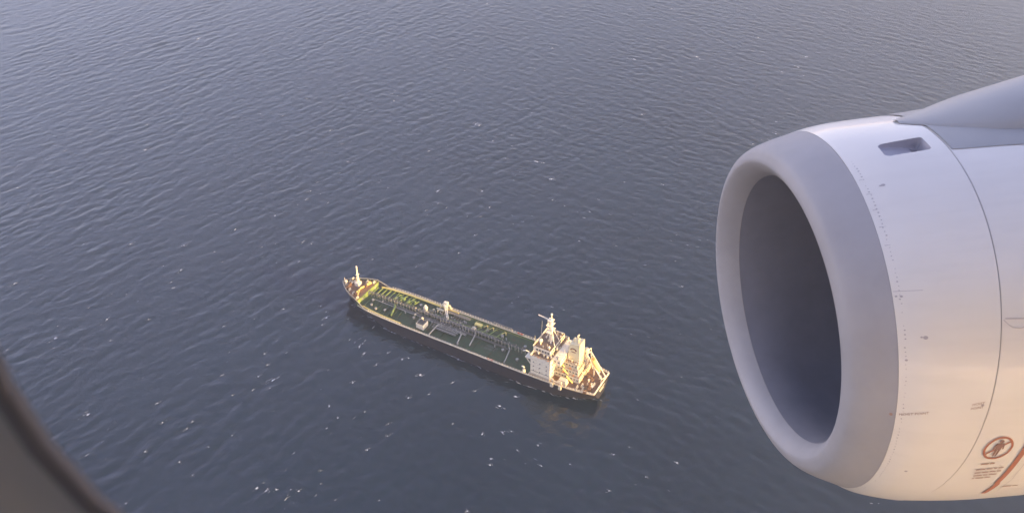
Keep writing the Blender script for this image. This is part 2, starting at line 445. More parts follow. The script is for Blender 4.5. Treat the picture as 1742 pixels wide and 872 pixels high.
# gunwale, rails
def edge_pts(x0, x1, side, inset, z, step=2.0):
    n = max(2, int(abs(x1 - x0) / step) + 1)
    return [(x, side * (hb(x) - inset), z) for x in np.linspace(x0, x1, n)]
for side in (1, -1):
    g = MB(); pts = edge_pts(0.3, 136, side, 0.28, DK + .28, 1.7)
    for a, b in zip(pts[:-1], pts[1:]): g.bar(a, b, 0.46, 0.56)
    g.build('gunwale', M['cream'], ship)
    r_ = MB()
    for x0, x1 in ((34, 128),):
        for zz in (0.75, 1.15):
            pp = edge_pts(x0, x1, side, 0.16, DK + .25 + zz, 3.0)
            for a, b in zip(pp[:-1], pp[1:]): r_.bar(a, b, 0.06)
    rail = r_.build('deck_rail', M['white'], ship)
    po = MB()
    post = MB().box(-.09, .09, -.09, .09, 0, 1.25).build('rail_post', M['white'], rail)
    pp = edge_pts(35, 128, side, 0.16, DK + .25, 1.55)
    post.location = pp[0]
    for q in pp[1:]: clone(post, rail, q)
    # stern rail of the poop
    r_ = MB()
    for zz in (0.6, 1.05):
        pp = edge_pts(0.5, 33, side, 0.16, DK + .25 + zz, 1.5)
        for a, b in zip(pp[:-1], pp[1:]): r_.bar(a, b, 0.08)
    rail = r_.build('poop_rail', M['white'], ship)
    post = MB().box(-.1, .1, -.1, .1, 0, 1.15).build('rail_post', M['white'], rail)
    pp = edge_pts(0.6, 33, side, 0.16, DK + .25, 1.3)
    post.location = pp[0]
    for q in pp[1:]: clone(post, rail, q)
    # cap and stays of the forecastle bulwark, and the sloping plate behind the break
    c = MB(); pts = [(x, side * (hb(x) - .05), topz(x) + .06) for x in np.linspace(128.5, 152.2, 26)]
    for a, b in zip(pts[:-1], pts[1:]): c.bar(a, b, 0.34, 0.14)
    c.build('bulwark_cap', M['lightgrey'], ship)
    for x in np.linspace(129.5, 150, 14):
        y = side * (hb(x) - .1); z0 = FC if x > 136.5 else DK
        MB().add([(x, y, z0), (x, y - side * .8, z0), (x, y, topz(x) - .1), (x + .12, y, z0), (x + .12, y - side * .8, z0), (x + .12, y, topz(x) - .1)],
              [(0, 1, 2), (3, 5, 4), (0, 3, 4, 1), (1, 4, 5, 2), (2, 5, 3, 0)]).build('bulwark_stay', M['green'], ship)
c = MB()
pts = [(0.25, y, DK + .85) for y in np.linspace(-8.3, 8.3, 12)]
for a, b in zip(pts[:-1], pts[1:]): c.bar(a, b, .4, .5)
c.bar((0.2, -8.3, DK + .4), (0.2, 8.3, DK + .4), .25, .6)
c.build('stern_bulwark', M['white'], ship)

# transom lettering, too small to read: rows of strokes
for zc, ys_, hh in ((4.9, np.linspace(-3.0, 2.6, 9), .75), (3.6, np.linspace(-1.9, 1.5, 6), .6)):
    for y in ys_:
        yh = .42
        MB().box(-.035, -.012, y, y + yh, zc - hh / 2, zc + hh / 2).build('name_letter', M['shipletters'], ship)

# transverse deck girders
girder = None
for x in np.arange(112.5, 135.5, 2.55):
    ya = hb(x) - 1.3
    for y0, y1 in ((1.8, ya - 1.4 - (2.0 if int(x * 3) % 2 else 0)), (-ya, -2.2)):
        MB().box(x - .14, x + .14, y0, y1, DK, DK + .62).build('deck_girder', M['green'] if y1 < 0 else M['deck'], ship)
for x in np.arange(57.0, 112.0, 9.2):
    MB().box(x - .1, x + .1, -10.8, 10.8, DK, DK + .28).build('deck_girder', M['deck'], ship)
# lengthwise gutter bars inside the rail
for side in (1, -1):
    g = MB(); pts = edge_pts(36, 134, side, 1.5, DK + .12, 2.0)
    for a, b in zip(pts[:-1], pts[1:]): g.bar(a, b, .12, .26)
    g.build('gutter_bar', M['green'] if side < 0 else M['grey'], ship)
g = MB(); pts = edge_pts(86, 133.5, -1, 1.7, DK + .9, 2.0); g.tube(pts, .42, 8)
g.build('golden_edge_pipe', M['yellow'], ship)
g = MB(); g.tube(edge_pts(108, 133, 1, 1.3, DK + .7, 2.0), .32, 8); g.build('golden_edge_pipe', M['yellow'], ship)  # yellow pipe added to imitate the sunlit inner face of the near bulwark

# catwalk on the centre line with its posts
cw = MB().box(38, 136.2, -1.6, -.5, DK + 2.1, DK + 2.25).build('catwalk', M['grey'], ship)
rl = MB()
for y in (-1.62, -.48):
    for zz in (2.75, 3.25): rl.bar((38, y, DK + zz), (136, y, DK + zz), .07)
rl.build('catwalk_rail', M['grey'], cw)
post = MB().box(-.055, .055, -.055, .055, 0, 3.3).build('catwalk_post', M['cream'], cw)
post.location = (136, -.48, DK)
for x in np.arange(134.6, 38, -1.9):
    clone(post, cw, (x, -.48, DK))
for x in np.arange(134.6, 38, -3.8):
    clone(post, cw, (x, -1.62, DK))
# cargo pipes lengthwise
for y, r, x0, x1, mm in ((.4, .26, 52, 126, 'grey'), (1.1, .22, 50, 119, 'grey'), (1.8, .18, 74, 131, 'lightgrey'), (2.6, .2, 74, 91, 'lightgrey'), (3.5, .22, 78, 91, 'lightgrey'), (-2.4, .26, 50, 112, 'grey'), (-3.1, .2, 60, 104, 'lightgrey'), (-3.9, .24, 56, 96, 'green'), (-4.8, .18, 66, 92, 'grey')):
    MB().tube([(x0, y, DK + .3), (x0, y, DK + .75), (x0 + .6, y, DK + .95), (x1 - .6, y, DK + .95), (x1, y, DK + .75), (x1, y, DK + .3)], r, 8).build('cargo_pipe', M[mm], ship, smooth=True)
# cross pipes to the near side and the far side
def cross(x, y0, y1, r, mm, dx=0.0, z=.8):
    MB().tube([(x + dx, y0, DK + .1), (x + dx, y0, DK + z), (x + dx * .6, y0 + (y1 - y0) * .15, DK + z + .25), (x, y1 - (y1 - y0) * .12, DK + z + .25), (x, y1, DK + z - .1), (x, y1, DK + .1)], r, 8).build('cross_pipe', M[mm], ship, smooth=True)
cross(90.2, 2.0, 11.2, .34, 'lightgrey'); cross(74.6, 2.2, 9.3, .36, 'lightgrey', 2.4); cross(68.4, -1.5, 7.6, .34, 'lightgrey', 2.4); cross(47.5, -.6, 9.9, .32, 'lightgrey', 3.0)
cross(115.8, .6, 7.6, .5, 'green', 2.8, 1.1); cross(73.8, 9.4, 10.6, .2, 'lightgrey'); cross(51.0, 1.0, 3.0, .2, 'grey')
for x in (120.5, 117.0, 112.5, 109.0, 72.0, 69.6, 66.2, 62.4, 58.5):
    cross(x, -3.0, -8.6 + .4 * math.sin(x), .24, 'green' if x > 100 or x < 70 else 'grey', 1.6, 1.0)
for x in (93.5, 92.0, 86.5, 85.0, 83.5, 82.0, 80.5):
    cross(x, -9.6, 6.2 if x > 90 else 5.0, .2, 'grey')
# valves along the manifold
valve = MB().lathe((0, 0, 0), [(.32, 0), (.32, .5), (.12, .55), (.12, 1.1), (.38, 1.12), (.38, 1.22), (.1, 1.25)], 8).build('valve', M['lightgrey'], ship)
valve.location = (126, 1.1, DK)
for q in range(46):
    x = random.choice([random.uniform(76, 100), random.uniform(54, 112)])
    clone(valve, ship, (x, random.uniform(-6.5, 2.6), DK + random.uniform(0, .5)))
hatch = MB().lathe((0, 0, 0), [(.62, 0), (.62, .75), (.78, .78), (.78, .95), (.3, 1.05)], 10).build('tank_hatch', M['lightgrey'], ship)
hatch.location = (121.0, 6.0, DK)
for x, y in ((129.8, 5.8), (121.5, -5.2), (107, -6.6), (104.5, 3.6), (101, -2.6), (66.5, -6.8), (58, -6.5), (52.5, 2.4), (44, -5), (43, 5), (131.5, 2.2), (126, 7.2)):
    clone(hatch, ship, (x, y, DK))
# green trunk vents on the far deck forward
for x, y, sx, sy, hh in ((117.6, -5.6, 2.6, 1.6, 1.9), (113.8, -5.0, 1.2, 2.6, 1.5), (110.4, -6.2, 1.0, 1.0, 2.0)):
    MB().box(x - sx / 2, x + sx / 2, y - sy / 2, y + sy / 2, DK, DK + hh).build('vent_trunk', M['green'], ship, bevel=.15)
# grating stands round the manifold
for x0, x1, y0, y1 in ((78, 96, -9.6, -7.6), (78, 92, 4.4, 6.0)):
    pl = MB().box(x0, x1, y0, y1, DK + 1.0, DK + 1.15).build('manifold_platform', M['grey'], ship)
    rr = MB()
    for y in (y0, y1):
        rr.bar((x0, y, DK + 2.1), (x1, y, DK + 2.1), .07)
        for x in np.arange(x0, x1 + .1, 1.5): rr.bar((x, y, DK + 1.1), (x, y, DK + 2.1), .07)
    rr.build('platform_rail', M['lightgrey'], pl)
# small white deckhouse near side with a dark grated roof
dh = MB().box(95.0, 99.4, 4.6, 9.0, DK, DK + 2.9).build('deckhouse', M['white'], ship)
MB().box(95.25, 99.15, 4.85, 8.75, DK + 2.9, DK + 2.94).build('deckhouse_roof', M['dark'], dh)
rr = MB()
for (xa, ya), (xb, yb) in (((95, 4.6), (99.4, 4.6)), ((95, 9), (99.4, 9)), ((95, 4.6), (95, 9)), ((99.4, 4.6), (99.4, 9))):
    rr.bar((xa, ya, DK + 3.9), (xb, yb, DK + 3.9), .09)
    for t in (0, .33, .66, 1): rr.bar((xa + (xb - xa) * t, ya + (yb - ya) * t, DK + 2.9), (xa + (xb - xa) * t, ya + (yb - ya) * t, DK + 3.9), .07)
rr.build('roof_rail', M['grey'], dh)
MB().tube([(97.2, 5.6, DK + 2.9), (97.2, 5.6, DK + 4.6), (97.4, 6.0, DK + 5.3), (97.0, 6.9, DK + 5.2)], .32, 8).build('roof_vent', M['white'], dh, smooth=True)
# white vent houses on the far side
for x, y, s_, hh in ((102.2, -3.9, 1.9, 3.4),):
    o = MB().box(x - s_ / 2, x + s_ / 2, y - s_ / 2, y + s_ / 2, DK, DK + hh).build('vent_house', M['white'], ship, bevel=.25)
    MB().lathe((x, y, DK + hh), [(.7, 0), (.7, .5), (.2, 1.1)], 8).build('vent_cap', M['white'], o, smooth=True)
for x, y in ((107.5, -1.9), (100.5, -2.6), (98.6, -5.6), (104.8, 2.2), (96.2, -6.0)):
    MB().tube([(x, y, DK), (x, y, DK + 1.7), (x - .3, y, DK + 2.1), (x - .9, y, DK + 1.9)], .33, 8).build('gooseneck_vent', M['cream'], ship, smooth=True)
# hose crane amidships
cr = MB().lathe((93.3, -9.4, DK), [(1.0, 0), (1.0, 3.0), (1.25, 3.1), (1.25, 4.2), (.8, 4.3)], 10).build('hose_crane', M['white'], ship, smooth=False)
b_ = MB()
for s_ in (-.5, .5):
    b_.bar((93.3 + s_, -9.4, DK + 3.9), (87.9 + s_, -2.6, DK + 2.4), .45, 1.1)
for t in np.linspace(.1, .95, 7):
    b_.bar((92.8 - 5.4 * t, -9.4 + 6.8 * t, DK + 3.9 - 1.5 * t), (93.8 - 5.4 * t, -9.4 + 6.8 * t, DK + 3.9 - 1.5 * t), .2)
b_.build('crane_boom', M['white'], cr)
MB().box(92.2, 94.6, -10.8, -9.2, DK + 4.2, DK + 5.6).build('crane_cab', M['white'], cr, bevel=.15)
MB().tube([(88.0, -2.6, DK), (88.0, -2.6, DK + 2.4)], .55, 8).build('boom_rest', M['white'], cr)
b_ = MB()
b_.bar((97.2, -9.2, DK), (95.4, -10.2, DK + 3.6), .6); b_.bar((91.2, -10.2, DK + 3.8), (95.4, -10.2, DK + 3.6), .7); b_.bar((90.2, -10.6, DK), (91.2, -10.2, DK + 3.8), .6)
b_.bar((98.2, -8.4, DK + .6), (92.6, -6.2, DK + 2.8), .6, .8)
b_.build('crane_frame', M['cream'], cr)
# hose reel, white drum standing on the pipe deck
rl = MB()
for y in (-3.5, -2.3):
    rl.tube([(72.5, y - .12, DK + 1.5), (72.5, y + .12, DK + 1.5)], 1.25, 14)
rl.tube([(72.5, -3.5, DK + 1.5), (72.5, -2.3, DK + 1.5)], .6, 10)
rl.build('hose_reel', M['white'], ship)
b_ = MB().box(70.2, 74.2, -8.3, -6.2, DK, DK + 1.7)
b_.build('winch_house', M['yellow'], ship, bevel=.2)
for x in (68.0, 64.6, 57.4):
    b_ = MB()
    b_.bar((x, -9.6, DK), (x - .5, -8.0, DK + 2.2), .26); b_.bar((x - .5, -8.0, DK + 2.2), (x - 1.9, -6.2, DK + 2.0), .26); b_.bar((x - .5, -8.0, DK + 2.2), (x + .9, -6.8, DK + 1.2), .22)
    b_.build('davit', M['yellow'], ship)
# gangway ladder stowed along the far rail
gw = MB()
for y, z in ((-11.4, 1.6), (-11.4, 2.7), (-10.5, 1.6)):
    gw.bar((55.2, y, DK + z), (65.5, y, DK + z), .12)
for x in np.arange(55.2, 65.6, .85):
    gw.bar((x, -11.4, DK + 1.6), (x, -11.4, DK + 2.7), .08); gw.bar((x, -11.4, DK + 1.6), (x, -10.5, DK + 1.6), .08)
gw.bar((55.2, -11.4, DK), (55.2, -11.4, DK + 3.0), .22); gw.bar((65.5, -11.4, DK), (65.5, -11.4, DK + 3.0), .22)
gw.build('gangway', M['lightgrey'], ship)
for x, side in ((51.5, -1), (49.8, -1), (55.2, 1), (53.4, 1)):
    y = side * (hb(x) - .3)
    MB().box(x - .55, x + .55, y - .12, y + .12, DK + .5, DK + 1.4).build('lifebuoy_rack', M['redpaint'], ship)
# painted deck mark, worn pale strokes
for r0 in range(2):
    for k in range(7 - r0):
        x = 61.2 - k * .95; y = 3.0 + r0 * 2.0
        MB().box(x - .3, x + .25, y - .75, y + (.55 if (k + r0) % 3 else .1), DK, DK + .012).build('deck_mark', M['grey'], ship)
# vent posts at the corner of the deckhouse and spare gear
for x, y in ((35.9, 11.0), (36.4, -10.6)):
    o = MB().lathe((x, y, DK), [(.75, 0), (.75, 2.2), (.5, 2.4)], 10).build('vent_post', M['white'], ship, smooth=False)
    MB().tube([(x, y, DK + 2.3), (x, y, DK + 3.4), (x + .4, y, DK + 3.9), (x + 1.2, y, DK + 3.8)], .42, 8).build('vent_hood', M['white'], o, smooth=True)

# forecastle gear
fm = MB().tube([(143.8, -1.9, FC), (143.8, -1.9, FC + 8.0), (143.8, -1.9, FC + 12.6)], .62, 10, .3).build('foremast', M['white'], ship)
MB().box(142.6, 145.2, -3.2, -.4, FC, FC + 2.2).build('mast_house', M['white'], fm)
MB().box(143.2, 144.4, -2.9, -.9, FC + 7.0, FC + 7.2).build('mast_platform', M['white'], fm)
MB().box(143.55, 144.05, -2.3, -1.5, FC + 11.0, FC + 12.2).build('mast_light', M['white'], fm)
b_ = MB()
for s_ in (-1, 1): b_.bar((143.8, -1.9 + s_ * 1.0, FC + 2.2), (143.8, -1.9 + s_ * .35, FC + 9), .18)
b_.build('mast_ladder', M['white'], fm)
def winch(x, y, rot, mm):
    w_ = empty('winch', (x, y, FC if x > 100 else DK + .004), rot); w_.parent = ship
    b_ = MB().tube([(0, -1.5, .9), (0, 1.5, .9)], .55, 10)
    b_.build('winch_drum', M[mm], w_)
    b_ = MB()
    b_.box(-.8, .8, 1.7, 2.6, 0, 1.3)
    b_.build('winch_gearbox', M['red'], w_)
    for yy in (-1.6, -.1, 1.6): MB().tube([(0, yy - .08, .9), (0, yy + .08, .9)], .85, 12).build('winch_flange', M['red'], w_)
    return w_
winch(147.2, 1.7, .3, 'red'); winch(147.2, -1.9, -.3, 'cream'); winch(140.2, 3.4, 0, 'yellow'); winch(139.4, -4.6, 0, 'yellow')
b_ = MB()
b_.bar((138.6, 5.6, FC + .5), (140.8, .2, FC + .5), .3, 1.0); b_.bar((140.8, .2, FC + .5), (138.6, -6.4, FC + .5), .3, 1.0)
b_.build('breakwater', M['yellow'], ship)
boll = MB()
boll.lathe((0, -.5, 0), [(.32, 0), (.32, .8), (.42, .85), (.42, 1.0)], 8); boll.lathe((0, .5, 0), [(.32, 0), (.32, .8), (.42, .85), (.42, 1.0)], 8); boll.box(-.5, .5, -1, 1, 0, .1)
bo = boll.build('bollard', M['cream'], ship)
bo.location = (141.6, 5.2, FC)
for x, y, z in ((145.2, 3.8, FC), (141.2, -6.2, FC), (145.6, -4.2, FC), (149.2, -1.6, FC), (149.6, 1.2, FC), (137.6, 7.2, FC), (137.8, -7.6, FC), (4.0, 6.0, DK), (6.5, 7.4, DK), (2.6, -3.6, DK), (3.2, 2.2, DK), (5.8, 3.2, DK), (7.8, 5.4, DK), (4.6, -6.6, DK), (9.4, 7.6, DK)):
    clone(bo, ship, (x, y, z + .01))
MB().box(149.8, 151.2, -.6, .9, FC, FC + 1.9).build('stem_house', M['white'], ship, bevel=.2)
b_ = MB(); b_.tube([(151.2, .1, FC), (151.2, .1, FC + 3.6)], .14, 6); b_.build('jackstaff', M['white'], ship)
b_ = MB()
for y in (-3.4, -2.4): b_.bar((148.6, y, FC), (148.0, y, FC + 2.6), .3)
b_.bar((148.0, -3.6, FC + 2.5), (148.0, -2.2, FC + 2.5), .5)
b_.build('anchor_davit', M['cream'], ship)

# accommodation: main block, wheelhouse, stepped after house, funnel
def house(name, x0, x1, y0, y1, z0, z1, mm='white', roof='brown', wy=True, wx=True, wh=.75, ww=.85, ws=1.7):
    """a block of superstructure with windows on its near, far and after walls and a painted deck on top"""
    o = MB().box(x0, x1, y0, y1, z0, z1).build(name, M[mm], ship)
    MB().box(x0 + .15, x1 - .15, y0 + .15, y1 - .15, z1, z1 + .03).build('roof_deck', M[roof], o)
    wz = z0 + (z1 - z0) * .58
    if wy:
        for yy, s_ in ((y1, 1), (y0, -1)):
            for x in np.arange(x0 + 1.0, x1 - .8, ws):
                MB().box(x - ww / 2, x + ww / 2, yy - .05, yy + s_ * .03, wz - wh / 2, wz + wh / 2).build('window', M['glass'], o)
    if wx:
        for y in np.arange(y0 + 1.0, y1 - .8, ws):
            MB().box(x0 - .03, x0 + .05, y - ww / 2, y + ww / 2, wz - wh / 2, wz + wh / 2).build('window', M['glass'], o)
    return o
def railing(parent, x0, x1, y0, y1, z, hgt=1.05, mm='white', step=1.5):
    r_ = MB()
    for (xa, ya), (xb, yb) in (((x0, y0), (x1, y0)), ((x0, y1), (x1, y1)), ((x0, y0), (x0, y1))):
        for zz in (.5, hgt): r_.bar((xa, ya, z + zz), (xb, yb, z + zz), .07)
        L = math.hypot(xb - xa, yb - ya)
        for t in np.linspace(0, 1, int(L / step) + 2): r_.bar((xa + (xb - xa) * t, ya + (yb - ya) * t, z), (xa + (xb - xa) * t, ya + (yb - ya) * t, z + hgt), .08)
    return r_.build('railing', M[mm], parent)
ZB = 17.8
blk = MB().box(22.6, 33.0, -10.0, 10.0, DK, ZB).build('accommodation_block', M['white'], ship)
MB().box(22.8, 32.8, -9.8, 9.8, ZB, ZB + .03).build('roof_deck', M['brown'], blk)
for k, z in enumerate((9.3, 11.9, 14.5)):                       # few small scuttles in the near wall, more in the far and after walls
    for x in (24.6, 28.0, 31.4):
        for y in (10.0, -10.0):
            MB().box(x - .28, x + .28, y - .03, y + .03, z, z + .55).build('scuttle', M['glass'], blk)
    for y in (7.6, 5.8, -6.8, -8.6):
        MB().box(22.57, 22.62, y - .4, y + .4, z, z + .8).build('window', M['glass'], blk)
MB().box(22.5, 33.1, 10.0, 10.12, DK + 2.55, DK + 2.7).build('rubbing_strip', M['grey'], blk)
MB().box(22.5, 33.4, 10.0, 10.9, DK + .9, DK + 1.05).build('side_platform', M['lightgrey'], blk)
# bulwarks of the bridge wing deck
b_ = MB()
b_.box(33.0, 33.15, -10.0, 10.0, ZB, ZB + 1.1); b_.box(22.6, 33.0, 9.9, 10.02, ZB, ZB + .35)
b_.build('wing_bulwark', M['white'], blk)
railing(blk, 22.7, 32.9, -9.9, 9.9, ZB)
# rescue boat platform forward of the block, near side
b_ = MB(); b_.box(33.1, 36.2, 6.2, 9.6, 15.3, 15.7); b_.bar((33.2, 9.2, 12.0), (35.9, 9.2, 15.3), .35); b_.bar((33.2, 6.6, 12.0), (35.9, 6.6, 15.3), .35)
b_.build('boat_platform', M['white'], blk)
b_ = MB(); b_.tube([(33.4, 8.4, 15.7), (34.6, 8.5, 18.4), (36.2, 8.6, 18.9), (37.6, 8.6, 18.0)], .3, 8)
b_.build('boat_davit', M['white'], blk)
wh = house('wheelhouse', 24.6, 33.6, -8.6, 6.2, ZB + .02, 20.7, 'white', 'brown', wx=True, wh=1.0, ww=1.05, ws=1.5)
for y in np.arange(-7.8, 6.0, 1.5):
    MB().box(33.55, 33.63, y - .55, y + .55, 19.2, 20.2).build('window', M['glass'], wh)
b_ = MB(); b_.box(33.6, 33.75, -8.7, 6.3, 20.7, 21.5); b_.box(24.6, 33.6, 6.2, 6.34, 20.7, 21.15); b_.box(24.6, 33.6, -8.74, -8.6, 20.7, 21.15)
b_.build('monkey_island_bulwark', M['white'], wh)
for y in (5.4, -7.6):
    b_ = MB().tube([(33.2, y, 20.7), (33.2, y, 26.8)], .09, 6); b_.build('whip_aerial', M['white'], wh)
def dome(x, y, z, r, hgt, mm='white'):
    o = MB().tube([(x, y, z), (x, y, z + hgt)], r * .35, 8).build('aerial_post', M[mm], wh)
    MB().lathe((x, y, z + hgt), [(r * .7, 0), (r, r * .5), (r * .98, r), (r * .75, r * 1.55), (r * .3, r * 1.85), (.02, r * 1.95)], 12).build('aerial_dome', M[mm], o, smooth=True)
dome(31.2, 3.4, 20.7, 1.0, 1.6); dome(26.0, 4.8, 20.7, .6, .9)
# radar mast: tapered column, crosstrees, scanners, stays
mx, my = 28.2, -1.2
ms = MB().tube([(mx, my, 20.7), (mx, my, 27.0), (mx, my, 32.5)], 1.0, 10, .62).build('radar_mast', M['white'], ship)
MB().tube([(mx, my, 32.5), (mx, my, 37.0)], .55, 8, .2).build('topmast', M['white'], ms)
for z, w_ in ((27.0, 2.6), (30.5, 2.0), (33.2, 1.3)):
    MB().box(mx - 1.1, mx + 1.6, my - w_, my + w_, z, z + .25).build('mast_platform', M['white'], ms)
MB().box(mx + 1.0, mx + 1.35, my - 2.8, my + 2.8, 31.4, 31.9).build('radar_scanner', M['white'], ms)
MB().box(mx + .6, mx + .9, my - 1.6, my + 1.6, 28.4, 28.8).build('radar_scanner', M['white'], ms)
MB().bar((mx + 7.0, my - .3, 33.6), (mx - .3, my, 33.0), .4, .45).build('signal_yard', M['white'], ms)
for a, b in (((mx - 3.2, my - 2.4, 20.7), (mx - .4, my - .3, 29)), ((mx - 3.2, my + 2.4, 20.7), (mx - .4, my + .3, 29)), ((mx + 3.0, my - 2.2, 20.7), (mx + .4, my, 27))):
    MB().bar(a, b, .34).build('mast_leg', M['white'], ms)
MB().tube([(mx + 4.6, my + 1.2, 20.7), (mx + 4.4, my + .8, 31.6)], .16, 6).build('signal_halyard_post', M['lightgrey'], ms)
MB().lathe((mx, my, 36.4), [(.2, 0), (.55, .2), (.55, .7), (.15, 1.0)], 8).build('masthead_light', M['white'], ms)
# stepped after house
t1 = house('after_house', 9.6, 22.6, -8.4, 5.2, DK, 9.7, 'cream', 'red', ws=1.55)
railing(t1, 9.7, 22.5, -8.3, 5.1, 9.73)
t2 = house('after_house', 10.8, 22.6, -7.2, 4.1, 9.73, 12.4, 'cream', 'red', ws=1.55)
railing(t2, 10.9, 22.5, -7.1, 4.0, 12.43)
t3 = house('after_house', 11.8, 22.6, -6.2, 2.9, 12.43, 15.0, 'cream', 'red', ws=1.55)
railing(t3, 11.9, 22.5, -6.1, 2.8, 15.03)
t4 = house('after_house', 18.7, 22.6, -8.8, 7.0, 15.03, 18.4, 'white', 'white', ws=1.9)
# funnel
fx0, fx1, fy0, fy1, fz0, fz1 = 12.2, 18.2, -5.2, .6, 15.03, 25.2
fu = MB()
fu.add([(fx0, fy0, fz0), (fx1, fy0, fz0), (fx1, fy1, fz0), (fx0, fy1, fz0), (fx0 + .2, fy0 + .2, fz1 + .5), (fx1 - .6, fy0 + .2, fz1 - .6), (fx1 - .6, fy1 - .2, fz1 - .6), (fx0 + .2, fy1 - .2, fz1 + .5)],
       [(0, 3, 2, 1), (4, 5, 6, 7), (0, 1, 5, 4), (1, 2, 6, 5), (2, 3, 7, 6), (3, 0, 4, 7)])
funnel = fu.build('funnel', M['funnel'], ship)
for x, y, r_, z in ((14.0, -1.4, .5, 28.2), (15.2, -3.4, .45, 28.4), (16.4, -1.8, .35, 27.4)):
    MB().tube([(x, y, 24.6), (x, y, z - .7), (x - .5, y, z)], r_, 8).build('exhaust_pipe', M['cream'], funnel, smooth=True)
def emblem(y, s_):
    """the swoosh on the funnel side: an arc band over a leaf"""
    b_ = MB()
    pts = []
    for t in np.linspace(-.3, 3.3, 14):
        pts.append((15.4 + 1.7 * math.cos(t), 21.6 + 1.15 * math.sin(t)))
    inn = [(15.5 + 1.0 * math.cos(t), 21.4 + .75 * math.sin(t)) for t in np.linspace(-.1, 3.3, 14)]
    vs = [(p[0], y, p[1]) for p in pts] + [(p[0], y, p[1]) for p in inn]
    vs += [(p[0], y - s_ * .12, p[1]) for p in pts] + [(p[0], y - s_ * .12, p[1]) for p in inn]
    fs = []
    for i in range(13): fs += [(i, i + 1, 15 + i, 14 + i), (28 + i, 42 + i, 43 + i, 29 + i), (i, 28 + i, 29 + i, i + 1), (14 + i, 15 + i, 43 + i, 42 + i)]
    b_.add(vs, fs)
    b_.box(14.3, 16.5, min(y, y - s_ * .12), max(y, y - s_ * .12), 20.2, 20.7)
    return b_.build('funnel_emblem', M['emblem'], funnel)
emblem(fy1 - .06, 1); emblem(fy0 + .06, -1)
MB().box(12.0, 18.4, -5.4, .8, 15.03, 15.6).build('funnel_base', M['cream'], funnel)
dome(12.0, -7.0, 12.43, 1.5, 3.6, 'cream')
clut = random.Random(21)
for x0, x1, y0, y1, z, n_c in ((9.8, 11.6, -8.0, 4.8, 9.73, 5), (11.0, 12.0, -6.8, 3.8, 12.43, 4), (12.0, 18.0, 1.2, 2.6, 15.03, 4), (19, 22.4, -8.4, 6.6, 18.43, 8), (23.2, 24.4, -9.4, 9.0, 17.83, 5), (25, 33, -8.2, 5.8, 20.73, 9), (24.8, 32.6, 6.6, 9.6, 17.83, 5), (24.8, 32.6, -9.7, -8.8, 17.83, 4)):
    for k in range(n_c):
        x, y = clut.uniform(x0, x1), clut.uniform(y0, y1); w_, d_, h_ = clut.uniform(.3, .8), clut.uniform(.3, .8), clut.uniform(.5, 1.5)
        kind = clut.random()
        if kind < .5: MB().box(x - w_ / 2, x + w_ / 2, y - d_ / 2, y + d_ / 2, z, z + h_).build('deck_locker', M[clut.choice(['white', 'white', 'cream', 'lightgrey'])], ship)
        elif kind < .8: MB().lathe((x, y, z), [(.2, 0), (.2, h_ * .8), (.42, h_ * .85), (.42, h_ * 1.1), (.1, h_ * 1.25)], 8).build('mushroom_vent', M[clut.choice(['white', 'cream'])], ship)
        else: MB().tube([(x, y, z), (x, y, z + h_ * 2.2)], .09, 6).build('aerial', M['white'], ship)
for x, y, z in ((24.0, 9.8, 17.9), (29.0, 9.8, 17.9), (12.6, 5.3, 10.2), (18.0, 5.3, 10.2), (15.0, 4.2, 12.9)):
    MB().tube([(x, y - .1, z + .5), (x, y + .1, z + .5)], .42, 10).build('lifebuoy', M['orange'], ship)
# stairs and landings seen on the near side of the after house
b_ = MB()
for k in range(3):
    x0 = 12.5 + k * 2.6; z0 = DK + k * 2.8
    b_.bar((x0, 5.9 - k * 1.1, z0), (x0 + 3.4, 5.9 - k * 1.1, z0 + 2.9), .8, .25)
b_.build('outside_stair', M['yellow'], ship)
b_ = MB(); b_.add([(14.2, 6.6, DK), (18.4, 6.6, DK), (18.4, 9.4, DK), (14.2, 9.4, DK), (14.9, 7.0, DK + 2.6), (18.4, 7.0, DK + 2.6), (18.4, 9.0, DK + 2.2), (14.9, 9.0, DK + 2.2)], [(0, 3, 2, 1), (4, 5, 6, 7), (0, 1, 5, 4), (1, 2, 6, 5), (2, 3, 7, 6), (3, 0, 4, 7)])
b_.build('store_house', M['cream'], ship)
# boat davits leaning over the near rail
for x in (20.6, 16.3):
    b_ = MB()
    b_.bar((x, 10.4, DK), (x, 10.8, DK + 3.0), .5); b_.bar((x, 10.8, DK + 3.0), (x + 1.8, 11.0, DK + 3.2), .4); b_.box(x - .7, x + .7, 11.5, 12.3, DK - .9, DK + 1.3)
    b_.build('boat_davit', M['cream'], ship)
b_ = MB(); b_.box(16.0, 21.4, 10.6, 11.3, DK + 2.0, DK + 2.35); b_.build('davit_beam', M['cream'], ship)
# free-fall ramp at the stern and its boat
rp = MB()
A0, A1 = Vector((10.4, -6.2, 17.0)), Vector((0.6, -2.6, 8.2))
sd = Vector((.35, .94, 0)) * 1.35
for s_ in (-1, 1):
    rp.bar(A0 + sd * s_, A1 + sd * s_, .4, .6)
    rp.bar(A1 + sd * s_, Vector((1.0, -2.6, DK)) + sd * s_, .4)
    rp.bar(A0 + sd * s_, Vector((9.0, -6.4, DK)) + sd * s_, .45)
    rp.bar((A0 + A1) / 2 + sd * s_, Vector((5.4, -4.4, DK)) + sd * s_, .4)
for t in (0, .33, .66, 1): rp.bar(A0.lerp(A1, t) - sd, A0.lerp(A1, t) + sd, .35)
rp.bar(A0 - sd + Vector((0, 0, 2.2)), A0 + sd + Vector((0, 0, 2.2)), .35)
for s_ in (-1, 1): rp.bar(A0 + sd * s_, A0 + sd * s_ + Vector((0, 0, 2.2)), .35)
rp.build('lifeboat_ramp', M['white'], ship)
